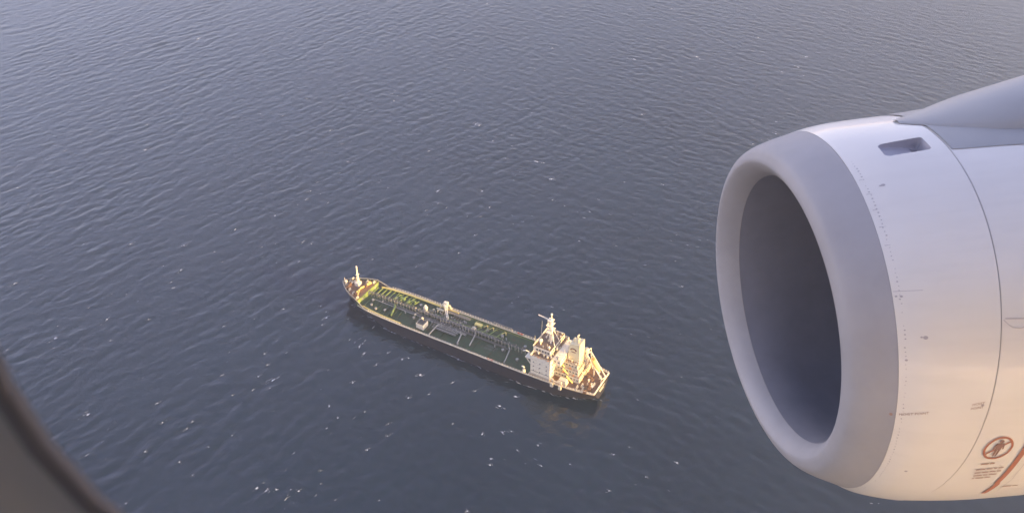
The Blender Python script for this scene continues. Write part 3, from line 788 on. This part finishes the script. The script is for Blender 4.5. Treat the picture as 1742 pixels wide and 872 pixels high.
winch(4.4, 4.6, .4, 'red'); winch(7.0, -.5, 1.2, 'red'); winch(5.2, 7.0, .2, 'dark')
for x, y in ((3.2, 4.2), (4.4, 2.9), (6.4, 1.0)):
    MB().lathe((x, y, DK), [(.5, 0), (.5, .9), (.7, 1.0), (.7, 1.1)], 8).build('deck_drum', M['white'], ship)
for k in range(9):
    x = 2.2 + .7 * (k % 3); y = -1.0 + 1.1 * (k // 3)
    MB().lathe((x + 1.5, y + 3, DK), [(.6, 0), (.6, .25), (.35, .3)], 10).build('rope_coil', M['cream' if k % 2 else 'dark'], ship)
MB().tube([(.6, .5, DK + .5), (.3, .5, DK + 5.0)], .1, 6).build('ensign_staff', M['white'], ship)

# the lifeboat resting on the ramp is a thing of its own
lb = empty('lifeboat')
tag(lb, 'enclosed orange and yellow lifeboat resting on the white ramp at the tanker stern', 'lifeboat')
mid = A0.lerp(A1, .52) + Vector((.55, 0, .85))
dirv = (A1 - A0).normalized()
xax = dirv; yax = sd.normalized(); yax = (yax - xax * yax.dot(xax)).normalized(); zax = xax.cross(yax)
if zax.z < 0: yax = -yax; zax = xax.cross(yax)
lm_ = Matrix((( xax.x, yax.x, zax.x, mid.x), (xax.y, yax.y, zax.y, mid.y), (xax.z, yax.z, zax.z, mid.z), (0, 0, 0, 1)))
ship_m = Matrix.Translation(ship.location) @ Matrix.Rotation(R(150.54), 4, 'Z')
lb.matrix_world = ship_m @ lm_
def boat_loft(prof, z0, z1, cap):
    b_ = MB(); n = 14; k0 = 0
    for x, w_, hz_ in prof:
        for j in range(n):
            a = 2 * math.pi * j / n
            z = math.sin(a); y = math.cos(a)
            zz = (z * hz_ * (1.0 if z > 0 else .75))
            b_.v.append((x, y * w_, min(max(zz, z0), z1)))
    for i in range(len(prof) - 1):
        for j in range(n):
            a = i * n + j; c = i * n + (j + 1) % n
            b_.f.append([a, c, c + n, a + n])
    b_.f.append(list(range(n))[::-1]); b_.f.append([(len(prof) - 1) * n + j for j in range(n)])
    return b_
LBP = [(-3.7, .5, .4), (-3.2, 1.0, .9), (-1.5, 1.25, 1.1), (1.0, 1.25, 1.05), (2.6, 1.0, .8), (3.5, .5, .45), (3.8, .1, .15)]
boat_loft(LBP, -2, .05, True).build('hull', M['orange'], lb, smooth=True)
boat_loft([(x, w_ * .93, h_ * 1.0) for x, w_, h_ in LBP], .04, 3, True).build('canopy', M['yellow'], lb, smooth=True)
MB().box(-3.0, -1.9, -.55, .55, .8, 1.55).build('steering_tower', M['orange'], lb, bevel=.12)

# ------------------------------------------------------------------ the airliner one looks out of
V3 = [1.60841, -0.32749, 5.54529, 0.12047, 0.01321, 0.27513, 0.67031, 0.0459, -0.05459, -0.01503, -0.06169, -0.0025, 0.10934, 0.03632, -0.04655, -2.87459, -3.44362, -3.40537, -3.44583, -2.81152, -3.04994, 0.02718, 0.0079]
eC = cam_R * V3[0] + cam_U * V3[1] + cam_D * V3[2]                     # centre of the inlet, metres from the camera
ea = np.array([math.cos(V3[4]) * math.cos(V3[3]), math.cos(V3[4]) * math.sin(V3[3]), math.sin(V3[4])])   # engine axis, pointing aft
e1 = np.cross(ea, [0, 0, 1]); e1 /= np.linalg.norm(e1); e2 = np.cross(e1, ea)
inc = np.cumsum(np.exp(V3[15:21]))
KD = np.array([0, .02, .06, .13, .22, .4, .75, 1.1, 1.6, 2.2, 2.8, 3.3])
KR = np.array([.93, *(.93 + inc), .93 + inc[-1] + V3[21], .93 + inc[-1] + V3[21] + V3[22], 1.17, 1.03, .86])
def pchip(x, xp, fp):
    hh = np.diff(xp); d = np.diff(fp) / hh
    m_ = np.zeros_like(fp)
    m_[1:-1] = np.where(d[:-1] * d[1:] > 0, 2 * d[:-1] * d[1:] / (d[:-1] + d[1:] + 1e-12), 0); m_[0] = d[0]; m_[-1] = d[-1]
    i = np.clip(np.searchsorted(xp, x) - 1, 0, len(hh) - 1); t = (x - xp[i]) / hh[i]
    return (2*t**3-3*t**2+1)*fp[i] + (t**3-2*t**2+t)*hh[i]*m_[i] + (-2*t**3+3*t**2)*fp[i+1] + (t**3-t**2)*hh[i]*m_[i+1]
def nac(d, th, off=0.0, rad=None):
    """point of the nacelle (metres from the camera): d back from the lip, th round it from the inboard side over the top"""
    d = np.asarray(d, float); th = np.asarray(th, float)
    d, th = np.broadcast_arrays(d, th)
    k = [0, V3[5], V3[6]]
    tx = np.interp(d, k, [V3[7], V3[9], V3[11]]); ty = np.interp(d, k, [V3[8], V3[10], V3[12]])
    c, s = np.cos(th), np.sin(th)
    r = (pchip(np.clip(d, 0, 3.3), KD, KR) if rad is None else rad) + off
    o = np.clip(d, 0, .75)
    return eC + ea * (d + tx * c + ty * s)[..., None] + (e1 * V3[13] + e2 * V3[14]) * o[..., None] + r[..., None] * (c[..., None] * e1 + s[..., None] * e2)

ROLL = R(10)                                                            # the aircraft banks, right wing low
o0 = np.cross([0, 0, 1.0], ea); o0 /= np.linalg.norm(o0); u0 = np.cross(ea, o0)
a_out = math.cos(ROLL) * o0 - math.sin(ROLL) * u0
a_up = math.cos(ROLL) * u0 + math.sin(ROLL) * o0
CAM_L = np.array([0.0, -1.83, 0.15])                                    # the camera in the aircraft's own frame (x forward, y left, z up)
Rm = np.stack([-ea, -a_out, a_up], 1)
org = np.array([0, 0, CAM_H]) - Rm @ CAM_L
plane = empty('airliner')
plane.matrix_world = Matrix([[*Rm[i], org[i]] for i in range(3)] + [[0, 0, 0, 1]])
tag(plane, 'white airliner around the viewer, its jet engine on the right, its window frame lower left', 'airplane')
def to_local(p):                                                        # metres from the camera -> aircraft frame
    return (np.asarray(p) @ Rm) + CAM_L

P = {}
P['white'] = mat('white_aircraft_paint', (0.74, 0.70, 0.635), 0.38, var=0.035, scale=1.6, bump=0.012, bscale=3.0, coat=0.3)
P['lip'] = mat('bare_inlet_metal', (0.365, 0.35, 0.35), 0.6, metal=0.08, var=0.06, scale=4.0, spec=0.2)
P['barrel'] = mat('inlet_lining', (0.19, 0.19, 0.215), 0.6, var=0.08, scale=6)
P['grey'] = mat('grey_pylon_paint', (0.33, 0.325, 0.32), 0.45, var=0.05, scale=3)
P['groove'] = mat('panel_gap', (0.52, 0.48, 0.46), 0.8)
P['rivet'] = mat('rivet_heads', (0.42, 0.38, 0.37), 0.5)
P['mark'] = mat('placard_ink', (0.36, 0.22, 0.17), 0.6)
P['redink'] = mat('warning_red_ink', (0.40, 0.16, 0.10), 0.6)
P['man'] = mat('pictogram_ink', (0.26, 0.15, 0.125), 0.6)
P['vent'] = mat('vent_duct_paint', (0.30, 0.29, 0.33), 0.5, var=0.05, scale=8)
P['fan'] = mat('fan_titanium', (0.20, 0.20, 0.21), 0.35, metal=0.8)
P['skin'] = mat('fuselage_skin', (0.62, 0.62, 0.64), 0.4, var=0.04, scale=1.0)
P['liner'] = mat('cabin_wall_panel', (0.52, 0.54, 0.54), 0.7, var=0.03, scale=8, bump=0.05, bscale=300)
P['seal'] = mat('window_seal_rubber', (0.21, 0.21, 0.225), 0.6)
P['carpet'] = mat('cabin_carpet', (0.10, 0.11, 0.15), 0.9, var=0.3, scale=40)

def add_streaks(m, amt):
    """faint soiling drawn out along the airflow"""
    n, l = m.node_tree.nodes, m.node_tree.links
    p = n['Principled BSDF']; src = p.inputs['Base Color'].links[0].from_socket
    tc = n.new('ShaderNodeTexCoord'); mp = n.new('ShaderNodeMapping'); mp.inputs['Scale'].default_value = (0.9, 14, 14)
    t = n.new('ShaderNodeTexNoise'); t.inputs['Scale'].default_value = 1.0; t.inputs['Detail'].default_value = 6; t.inputs['Roughness'].default_value = 0.6
    mr = n.new('ShaderNodeMapRange'); mr.inputs['From Min'].default_value = 0.5; mr.inputs['From Max'].default_value = 0.75; mr.inputs['To Min'].default_value = 0; mr.inputs['To Max'].default_value = amt
    k = n.new('ShaderNodeMix'); k.data_type = 'RGBA'; k.inputs[7].default_value = (0.40, 0.36, 0.32, 1)
    l.new(tc.outputs['Object'], mp.inputs['Vector']); l.new(mp.outputs[0], t.inputs['Vector']); l.new(t.outputs['Fac'], mr.inputs['Value'])
    l.new(mr.outputs[0], k.inputs[0]); l.new(src, k.inputs[6]); l.new(k.outputs[2], p.inputs['Base Color'])
add_streaks(P['white'], .10); add_streaks(P['lip'], .15)

def grid_obj(name, m, parent, pts, closed=False, smooth=True, drop=None):
    """PTS [n, m, 3] metres from the camera -> one mesh; DROP masks quads to leave out"""
    n_, m_ = pts.shape[:2]
    vs = to_local(pts.reshape(-1, 3))
    fs = []
    for i in range(n_ - 1):
        for j in range(m_ if closed else m_ - 1):
            if drop is not None and drop[i, j]: continue
            jn = (j + 1) % m_
            fs.append((i * m_ + j, i * m_ + jn, (i + 1) * m_ + jn, (i + 1) * m_ + j))
    me_ = bpy.data.meshes.new(name)
    me_.from_pydata([tuple(p) for p in vs], [], fs)
    bm = bmesh.new(); bm.from_mesh(me_)
    loose = [v for v in bm.verts if not v.link_faces]
    bmesh.ops.delete(bm, geom=loose, context='VERTS')
    bm.to_mesh(me_); bm.free()
    if smooth: me_.polygons.foreach_set('use_smooth', [True] * len(me_.polygons))
    me_.materials.append(m)
    o = bpy.data.objects.new(name, me_); col.objects.link(o)
    if parent: o.parent = parent
    return o

D1, D2 = V3[5], V3[6]
TH = np.linspace(0, 2 * np.pi, 193)[:-1]
# fan cowl (the body of the engine part), with the cooling vent cut into it
dv = np.concatenate([np.linspace(D1, .41, 8)[:-1], np.arange(.41, .632, .003), np.linspace(.636, D2, 5)])
tv = np.concatenate([np.linspace(-np.pi * 1.45, R(82.5), 120)[:-1], np.arange(R(82.5), R(94), R(.16)), np.linspace(R(94), np.pi * .55, 8)[:-1]])
Dg, Tg = np.meshgrid(dv, tv, indexing='ij')
def vent_uv(d, th):
    t = (d - .426) / (.612 - .426)
    lo = 84.5 + 1.0 * t; hi = 90.5 + 1.5 * t
    return t, (np.degrees(th) - lo) / (hi - lo)
def vent_sdf(d, th, grow=0.0):
    t, s = vent_uv(d, th)
    x = np.abs(t - .5) * .186; y = np.abs(s - .5) * .13
    hx_, hy_, rc = .093 + grow, .065 + grow, .022
    qx, qy = x - hx_ + rc, y - hy_ + rc
    return np.hypot(np.maximum(qx, 0), np.maximum(qy, 0)) + np.minimum(np.maximum(qx, qy), 0) - rc
dc = (Dg[:-1, :-1] + Dg[1:, 1:]) / 2
tc_ = (Tg + np.roll(Tg, -1, 1)) / 2
tc_ = tc_[:-1, :]; dcc = np.concatenate([dc, dc[:, -1:]], 1)
drop = vent_sdf(dcc, tc_) < 0
drop[:, -1] = False
engine = grid_obj('jet_engine', P['white'], plane, nac(Dg, Tg), closed=True, drop=drop)
# vent pocket: floor slopes from the front edge down to a throat at the back
dd = np.arange(.405, .640, .004); tt = np.arange(R(82.8), R(94), R(.2))
Dp, Tp = np.meshgrid(dd, tt, indexing='ij')
sd_ = vent_sdf(Dp, Tp); tq, sq = vent_uv(Dp, Tp)
depth = np.clip(-sd_ / .012, 0, 1) * (.012 + .055 * np.clip(tq, 0, 1) ** 1.2)
depth = depth + np.clip((.5 - np.maximum(np.abs(tq - .83) / .20, np.abs(sq - .52) / .62)) * 8, 0, 1) * .035
dropp = vent_sdf(Dp, Tp, .006)[:-1, :-1] > 0
grid_obj('cooling_vent', P['vent'], engine, nac(Dp, Tp, -.002 - depth), drop=dropp, smooth=False)
# bare metal lip and the inlet throat
grid_obj('inlet_lip', P['lip'], engine, np.concatenate([
    np.stack([nac(d, TH, 0, np.full(len(TH), r)) for d, r in ((.115, .8365), (.08, .850), (.045, .872), (.018, .899), (.004, .918))]),
    np.stack([nac(d, TH) for d in (0, .006, .014, .025, .04, .06, .085, .115, .15, .19, .235, D1 - .0015)])]), closed=True)
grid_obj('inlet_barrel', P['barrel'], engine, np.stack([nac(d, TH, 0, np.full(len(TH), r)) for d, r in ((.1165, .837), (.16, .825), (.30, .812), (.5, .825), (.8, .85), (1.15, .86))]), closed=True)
# fan
hub = np.stack([nac(d, TH[::6], 0, np.full(len(TH[::6]), r)) for d, r in ((.72, .004), (.76, .07), (.85, .15), (1.0, .24), (1.15, .28))])
grid_obj('spinner', P['fan'], engine, hub, closed=True)
back = np.stack([nac(1.16, TH[::6], 0, np.full(len(TH[::6]), r)) for r in (.86, .01)])
grid_obj('fan_case', P['barrel'], engine, back, closed=True)
bl0 = None
for k in range(24):
    ths = 2 * math.pi * k / 24
    pts = np.stack([np.stack([nac(.98 + .16 * q, ths + (q - .5) * (.16 + .05 * (1 - t)), 0, np.array(.26 + .585 * t)) for q in (0, .5, 1)]) for t in np.linspace(0, 1, 5)])
    grid_obj('fan_blade', P['fan'], engine, pts)
# thrust reverser cowl behind the joint
dr = np.concatenate([[D2 + .006, D2 + .012], np.linspace(D2 + .05, 3.3, 22)])
grid_obj('reverser_cowl', P['white'], engine, np.stack([nac(d, TH, -.003) for d in dr]), closed=True)
grid_obj('cowl_joint', P['groove'], engine, np.stack([nac(d, TH, o_) for d, o_ in ((D2 - .002, -.006), (D2 + .009, -.007))]), closed=True)
grid_obj('core_nozzle', P['fan'], engine, np.stack([nac(d, TH[::4], 0, np.full(len(TH[::4]), r)) for d, r in ((2.6, .62), (3.3, .58), (4.2, .40), (4.25, .36))]), closed=True)
grid_obj('exhaust_plug', P['fan'], engine, np.stack([nac(d, TH[::4], 0, np.full(len(TH[::4]), r)) for d, r in ((3.9, .30), (4.5, .18), (4.9, .02))]), closed=True)

def decal(name, m, shapes, off=.0016, kind=None):
    """flat print following the cowl: SHAPES are lists of (d, degrees) polygons"""
    vs, fs = [], []
    for poly in shapes:
        k = len(vs)
        vs += list(poly); fs.append(tuple(range(k, k + len(poly))))
    arr = np.array(vs, float)
    loc_ = to_local(nac(arr[:, 0], np.radians(arr[:, 1]), off))
    me_ = bpy.data.meshes.new(name); me_.from_pydata([tuple(p) for p in loc_], [], fs)
    me_.materials.append(m)
    o = bpy.data.objects.new(name, me_); col.objects.link(o); o.parent = engine
    if kind: o['kind'] = kind
    return o
RC = 1.2
def deg(w): return math.degrees(w / RC)
def band(pts, w0, w1=None):
    """quads along a path of (d, deg), w wide (metres)"""
    w1 = w0 if w1 is None else w1
    out = []
    P_ = [np.array((p[0], math.radians(p[1]) * RC)) for p in pts]
    off = []
    for i, p in enumerate(P_):
        t = P_[min(i + 1, len(P_) - 1)] - P_[max(i - 1, 0)]; t /= np.linalg.norm(t)
        n_ = np.array((-t[1], t[0])); w = (w0 + (w1 - w0) * i / max(1, len(P_) - 1)) / 2
        off.append((p + n_ * w, p - n_ * w))
    back_ = lambda q: (q[0], math.degrees(q[1] / RC))
    for (a, b), (c, d) in zip(off[:-1], off[1:]): out.append([back_(a), back_(b), back_(d), back_(c)])
    return out
def dot(d, th, r, n=8):
    return [(d + r * math.cos(2 * math.pi * j / n), th + deg(r * math.sin(2 * math.pi * j / n))) for j in range(n)]
# rivets either side of the lip joint
riv = []
rr_ = random.Random(3)
for th in np.arange(-62, 86, 1.15):
    if rr_.random() < .82: riv.append(dot(D1 + .026 + rr_.uniform(-.002, .002), th, rr_.choice([.0022, .0028, .0038])))
for th in np.arange(-40, 70, 2.3):
    if rr_.random() < .7: riv.append(dot(D1 - .022, th, .0024)); riv.append(dot(D1 - .045, th + 1.1, .0018))
for th in np.arange(56, 80, 5.3):
    riv.append([(D1 + .012, th - .08), (D1 + .032 + rr_.uniform(-.01, .01), th - .02), (D1 + .032, th + .04), (D1 + .012, th + .08)])
decal('rivet', P['rivet'], riv, .0012, 'stuff')
# latches and drain holes
for d, th, r in ((.377, 31.5, .010), (.362, 31.6, .005), (.357, 74.0, .008), (.347, 73.9, .005), (.406, -12.0, .009), (.639, 13.6, .007), (D1 + .03, 42.2, .006), (D1 + .012, 42.3, .005), (D1 + .028, 25.5, .006)):
    decal('fastener', P['rivet'], [dot(d, th, r, 10)])
decal('panel_seam', P['groove'], band([(D1 + .004, 43.6), (.385, 43.5)], .0035))
decal('panel_seam', P['groove'], band([(D2 + .02, 35.7), (.80, 35.5), (1.1, 35.2)], .006))
decal('panel_seam', P['groove'], band([(D2 + .012, 35.4), (.705, 34.3), (.73, 33.5), (.765, 33.3), (.80, 33.6), (1.0, 34.4)], .004))
decal('panel_seam', P['groove'], band([(1.0, 4), (1.005, -6), (1.02, -14), (1.03, -22)], .003))
# warning pictogram: crossed-out standing person in a ring
pc, pt = .806, -.1
ringp = []
N_ = 40
for j in range(N_):
    a, b = 2 * math.pi * j / N_, 2 * math.pi * (j + 1) / N_
    q = lambda A, s_: (pc + s_ * math.cos(A), pt + deg(s_ * 1.16 * math.sin(A)))
    ringp.append([q(a, .074), q(b, .074), q(b, .063), q(a, .063)])
decal('warning_ring', P['redink'], ringp)
decal('warning_slash', P['redink'], band([(pc - .052, pt - deg(.044)), (pc + .052, pt + deg(.052))], .010), .0014)
def pl_(pts): return [(pc + x, pt + deg(y)) for x, y in pts]
person_shapes = [dot(pc + .001, pt + deg(.052), .0115, 12),
    pl_([(-.021, .036), (.021, .036), (.0145, -.008), (-.0145, -.008)]), pl_([(-.0225, .034), (-.029, -.004), (-.022, -.006), (-.0155, .020)]), pl_([(.0155, .020), (.022, -.006), (.029, -.004), (.0225, .034)]),
    pl_([(-.0145, -.008), (-.001, -.008), (-.0025, -.060), (-.0115, -.060)]), pl_([(.001, -.008), (.0145, -.008), (.0115, -.060), (.0025, -.060)])]
decal('warning_pictogram', P['man'], person_shapes, .0020)
# small print under it, too small to read: word-long strokes
def words(d0, th, lens, hgt, slope=.5 / .06):
    out, d = [], d0
    for L in lens:
        x0, x1 = d, d + L
        s_ = deg(hgt) / 2
        t0, t1 = th + (x0 - d0) * slope * .9, th + (x1 - d0) * slope * .9
        out.append([(x0, t0 - s_), (x1, t1 - s_), (x1, t1 + s_), (x0, t0 + s_)]); d = x1 + .006
    return out
fine = words(.768, -6.4, (.040, .024), .010)
for k, L in enumerate(((.048, .030, .018, .026), (.030, .034, .030, .022), (.044, .022, .040), (.012, .040, .030))):
    fine += words(.766 + .007 * k, -8.9 - 1.45 * k, L, .0085)
decal('small_print', P['mark'], fine)
decal('small_print', P['mark'], words(1.02, -18.8, (.05, .03), .010, 4))
# red hazard stripe round the cowl
ths = np.linspace(30, -24, 40)
decal('red_stripe', P['redink'], band([(.962 - .012 * math.exp(-((t + 5) / 12) ** 2) + (.012 if t < -16 else 0), t) for t in ths], .034, .026))

def text_decal(body, d0, th0, size, slope, m):
    cu = bpy.data.curves.new('tmp_text', 'FONT'); cu.body = body; cu.size = size; cu.resolution_u = 3
    to = bpy.data.objects.new('tmp_text', cu); col.objects.link(to)
    dg = bpy.context.evaluated_depsgraph_get()
    me_ = bpy.data.meshes.new_from_object(to.evaluated_get(dg))
    bpy.data.objects.remove(to); bpy.data.curves.remove(cu)
    v = np.array([p.co[:] for p in me_.vertices])
    L_ = to_local(nac(d0 + v[:, 0], np.radians(th0 + v[:, 0] * slope) + v[:, 1] / RC, .0016))
    me_.vertices.foreach_set('co', L_.astype(np.float32).ravel())
    me_.materials.clear(); me_.materials.append(m); me_.name = 'placard_text'
    o = bpy.data.objects.new('placard_text', me_); col.objects.link(o); o.parent = engine
    return o
text_decal('HOIST POINT', .286, 9.1, .0205, 12, P['mark'])
text_decal('HOIST', .592, 13.35, .019, 12, P['mark']); text_decal('POINT', .590, 12.15, .019, 12, P['mark'])
decal('placard_mark', P['mark'], [dot(.247, 9.0, .010, 8)])

# pylon: grey saddle over the top of the cowl and the fairing that rises aft to the wing
def bump_prof(u): return np.where(np.abs(u) < 1, (1 - np.abs(u) ** 2.2) ** 0.6, 0)
dsad = np.concatenate([np.linspace(D2 + .014, 1.4, 14), np.linspace(1.5, 3.2, 8)])
rows_ = []
for d in dsad:
    lo = 84.7 - (d - .68) * 5.0; hi = 122
    th = np.radians(np.linspace(lo, hi, 25))
    rows_.append(nac(d, th, .004 * np.clip((np.linspace(0, 1, 25)) * 20, .2, 1)))
grid_obj('pylon_saddle', P['grey'], engine, np.stack(rows_))
dpy = np.concatenate([np.linspace(.60, 1.0, 12), np.linspace(1.05, 4.4, 24)])
rows_ = []
for d in dpy:
    u = np.linspace(-1, 1, 33)
    half = 14.5 * np.clip((d - .585) / .5, 0, 1) ** .62
    cth = 104 - 1.0 * np.clip(d - .7, 0, 1)
    H = .010 + .222 * np.clip(d - .62, 0, 9) ** 1.25
    th = np.radians(cth + u * max(half, .4))
    rows_.append(nac(min(d, 3.3), th, .003 + H * bump_prof(u)) + ea * max(0, d - 3.3))
grid_obj('pylon', P['grey'], plane, np.stack(rows_))

# fuselage: skin with the window openings, lining, floor, sun-blocking belly, wing
FR, IR = 1.98, 1.945
WX0, WX1, WZ0, WZ1 = -.176, .054, CAM_L[2] - .115, CAM_L[2] + .215      # the opening one looks through, aircraft frame
def tube_shell(name, r, m, x_edges, holes, z_lo, z_hi, extra_r=0):
    aL = math.asin(z_lo / r); aH = math.asin(z_hi / r)
    ang = np.concatenate([np.linspace(aH, math.pi - aH, 28), [math.pi - aL], np.linspace(math.pi - aL, 2 * math.pi + aL, 36)[1:-1], [2 * math.pi + aL]])
    mb = MB(); n_ = len(ang)
    for x in x_edges:
        for a in ang: mb.v.append((x, -r * math.cos(a + 0) * -1, r * math.sin(a)))
    nl = 27                                                             # the strip between these angles on the left side, the last one on the right
    for i in range(len(x_edges) - 1):
        xm = (x_edges[i] + x_edges[i + 1]) / 2
        hole = any(a < xm < b for a, b in holes)
        for j in range(n_):
            jn = (j + 1) % n_
            if hole and (j == nl or (j == n_ - 1 and i % 4 == 1)): continue      # most unseen left windows stay uncut to keep sun out of the cabin
            mb.f.append([i * n_ + j, i * n_ + jn, (i + 1) * n_ + jn, (i + 1) * n_ + j])
    return mb.build(name, m, plane, smooth=True)
holes = [(WX0 - .07 + .53 * k, WX1 + .04 + .53 * k) for k in range(-14, 8)]
xe = sorted(set([-16.0, 4.2] + [v for h_ in holes for v in h_]))
tube_shell('fuselage_skin', FR, P['skin'], xe, holes, WZ0 - .062, WZ1 + .085)
tube_shell('cabin_lining', IR - .02, P['liner'], xe, [(a - .02, b + .02) for a, b in holes], WZ0 - .064, WZ1 + .087)
MB().box(-16, 4.2, -1.66, 1.66, -1.05, -.95).build('cabin_floor', P['carpet'], plane)
# window surround, seal and pane
def rrect(x0, x1, z0, z1, r, n=10):
    out = []
    for cx, cz, a0 in ((x1 - r, z1 - r, 0), (x0 + r, z1 - r, 90), (x0 + r, z0 + r, 180), (x1 - r, z0 + r, 270)):
        for k in range(n + 1):
            a = R(a0 + 90 * k / n); out.append((cx + r * math.cos(a), cz + r * math.sin(a)))
    return out
def loop_loft(name, m, loops, closed_end=False):
    mb = MB(); n_ = len(loops[0][0])
    for pts, y in loops:
        for p in pts: mb.v.append((p[0], y, p[1]))
    for i in range(len(loops) - 1):
        for j in range(n_):
            mb.f.append([i * n_ + j, i * n_ + (j + 1) % n_, (i + 1) * n_ + (j + 1) % n_, (i + 1) * n_ + j])
    if closed_end: mb.f.append([(len(loops) - 1) * n_ + j for j in range(n_)])
    if closed_end == 2: mb.f.append(list(range(n_))[::-1])
    return mb.build(name, m, plane, smooth=True)
YP = CAM_L[1] - .10
TE = .0035
loop_loft('window_surround', P['liner'], [(rrect(WX0 - .16, WX1 + .16, WZ0 - .16, WZ1 + .16, .10), YP + .020), (rrect(WX0 - .05, WX1 + .05, WZ0 - .05, WZ1 + .05, .09), YP + .012), (rrect(WX0 - TE, WX1 + TE, WZ0 - TE, WZ1 + TE, .068), YP)])
loop_loft('window_seal', P['seal'], [(rrect(WX0 - TE, WX1 + TE, WZ0 - TE, WZ1 + TE, .068), YP + .001), (rrect(WX0 - .0015, WX1 + .0015, WZ0 - .0015, WZ1 + .0015, .066), YP + .0022), (rrect(WX0, WX1, WZ0, WZ1, .065), YP + .0006), (rrect(WX0 - .025, WX1 + .014, WZ0 - .022, WZ1 + .03, .075), YP - .010), (rrect(WX0 - .075, WX1 + .042, WZ0 - .065, WZ1 + .09, .10), YP - .036)])
# clear pane
pm = bpy.data.materials.new('clear_pane'); pm.use_nodes = True
pn = pm.node_tree; pn.nodes.clear()
pv_ = pn.nodes.new('ShaderNodeVolumePrincipled'); po_ = pn.nodes.new('ShaderNodeOutputMaterial')   # scuffed acrylic: a faint milky veil inside the pane
pv_.inputs['Color'].default_value = (1.0, 0.97, 1.0, 1); pv_.inputs['Density'].default_value = 14.0; pv_.inputs['Anisotropy'].default_value = 0.2
def pane_pt(px, py):
    v = cam_R * ((px - 871) / 1508) + cam_U * (-(py - 436) / 1508) + cam_D
    v = v @ Rm
    return CAM_L + v * (.107 / -v[1])
ptc = pn.nodes.new('ShaderNodeTexCoord'); dens = None
for (px_, py_), rad_, amt in (((1480, 90), .034, 30.0), ((-100, -60), .10, 36.0), ((330, 900), .018, 10.0)):      # scuffed and smeared spots; upper-left veil added to brighten the sea behind it
    dn = pn.nodes.new('ShaderNodeVectorMath'); dn.operation = 'DISTANCE'; dn.inputs[1].default_value = tuple(pane_pt(px_, py_))
    pn.links.new(ptc.outputs['Object'], dn.inputs[0])
    mr = pn.nodes.new('ShaderNodeMapRange'); mr.interpolation_type = 'SMOOTHSTEP'
    mr.inputs['From Min'].default_value = 0; mr.inputs['From Max'].default_value = rad_; mr.inputs['To Min'].default_value = amt; mr.inputs['To Max'].default_value = 0
    pn.links.new(dn.outputs['Value'], mr.inputs['Value'])
    ad = pn.nodes.new('ShaderNodeMath'); ad.operation = 'ADD'; ad.inputs[1].default_value = 7.0
    if dens is not None: pn.links.new(dens, ad.inputs[1])
    pn.links.new(mr.outputs[0], ad.inputs[0]); dens = ad.outputs[0]
pn.links.new(dens, pv_.inputs['Density'])
pn.links.new(pv_.outputs[0], po_.inputs['Volume'])
loop_loft('window_pane', pm, [(rrect(WX0 - .012, WX1 + .007, WZ0 - .011, WZ1 + .014, .070), YP - .006), (rrect(WX0 - .018, WX1 + .010, WZ0 - .016, WZ1 + .022, .072), YP - .0085)], 2)
# belly fairing under the wing root, unseen, deepened to keep sun off the engine, and the wing itself, aft of the picture
bf = MB()
for x, s_ in ((1.5, .75), (0.6, 1.1), (-4.0, 1.3), (-7.0, 1.42), (-11.0, 1.42), (-14.0, 1.1)):
    for k in range(17):
        a = R(200 + 140 * k / 16)
        bf.v.append((x, 1.98 * min(s_, 1.0) * math.cos(a), -.25 + 2.0 * s_ * math.sin(a)))
for i in range(5):
    for k in range(16): bf.f.append([i * 17 + k, i * 17 + k + 1, (i + 1) * 17 + k + 1, (i + 1) * 17 + k])
bf.build('sun_blocking_belly', P['skin'], plane, smooth=True)
wg = MB()
AF = [(0, 0), (.02, .022), (.1, .05), (.3, .065), (.6, .05), (1, .004), (.6, -.02), (.3, -.045), (.1, -.038), (.02, -.018)]
for y, xl, ch, z in ((-1.6, -2.2, 7.2, -1.35), (-6.4, -4.55, 4.6, -.95), (-16.5, -9.6, 1.6, .05)):
    for c, t in AF: wg.v.append((xl - c * ch, y, z + t * ch))
n_ = len(AF)
for i in range(2):
    for j in range(n_): wg.f.append([i * n_ + j, i * n_ + (j + 1) % n_, (i + 1) * n_ + (j + 1) % n_, (i + 1) * n_ + j])
wg.f.append(list(range(n_))); wg.f.append([2 * n_ + j for j in range(n_)][::-1])
wg.build('wing', P['grey'], plane, smooth=True)

# ------------------------------------------------------------------ the air between: thin sea haze
hm = bpy.data.materials.new('sea_haze'); hm.use_nodes = True
hn = hm.node_tree; hn.nodes.clear()
pv = hn.nodes.new('ShaderNodeVolumePrincipled'); ho = hn.nodes.new('ShaderNodeOutputMaterial')
pv.inputs['Color'].default_value = (0.70, 0.81, 1.0, 1)
pv.inputs['Density'].default_value = 0.0004
pv.inputs['Anisotropy'].default_value = 0.68
hn.links.new(pv.outputs[0], ho.inputs['Volume'])
tag(MB().box(-24900, 24900, -24900, 24900, -4.0, 312.0).build('haze', hm), kind='stuff')
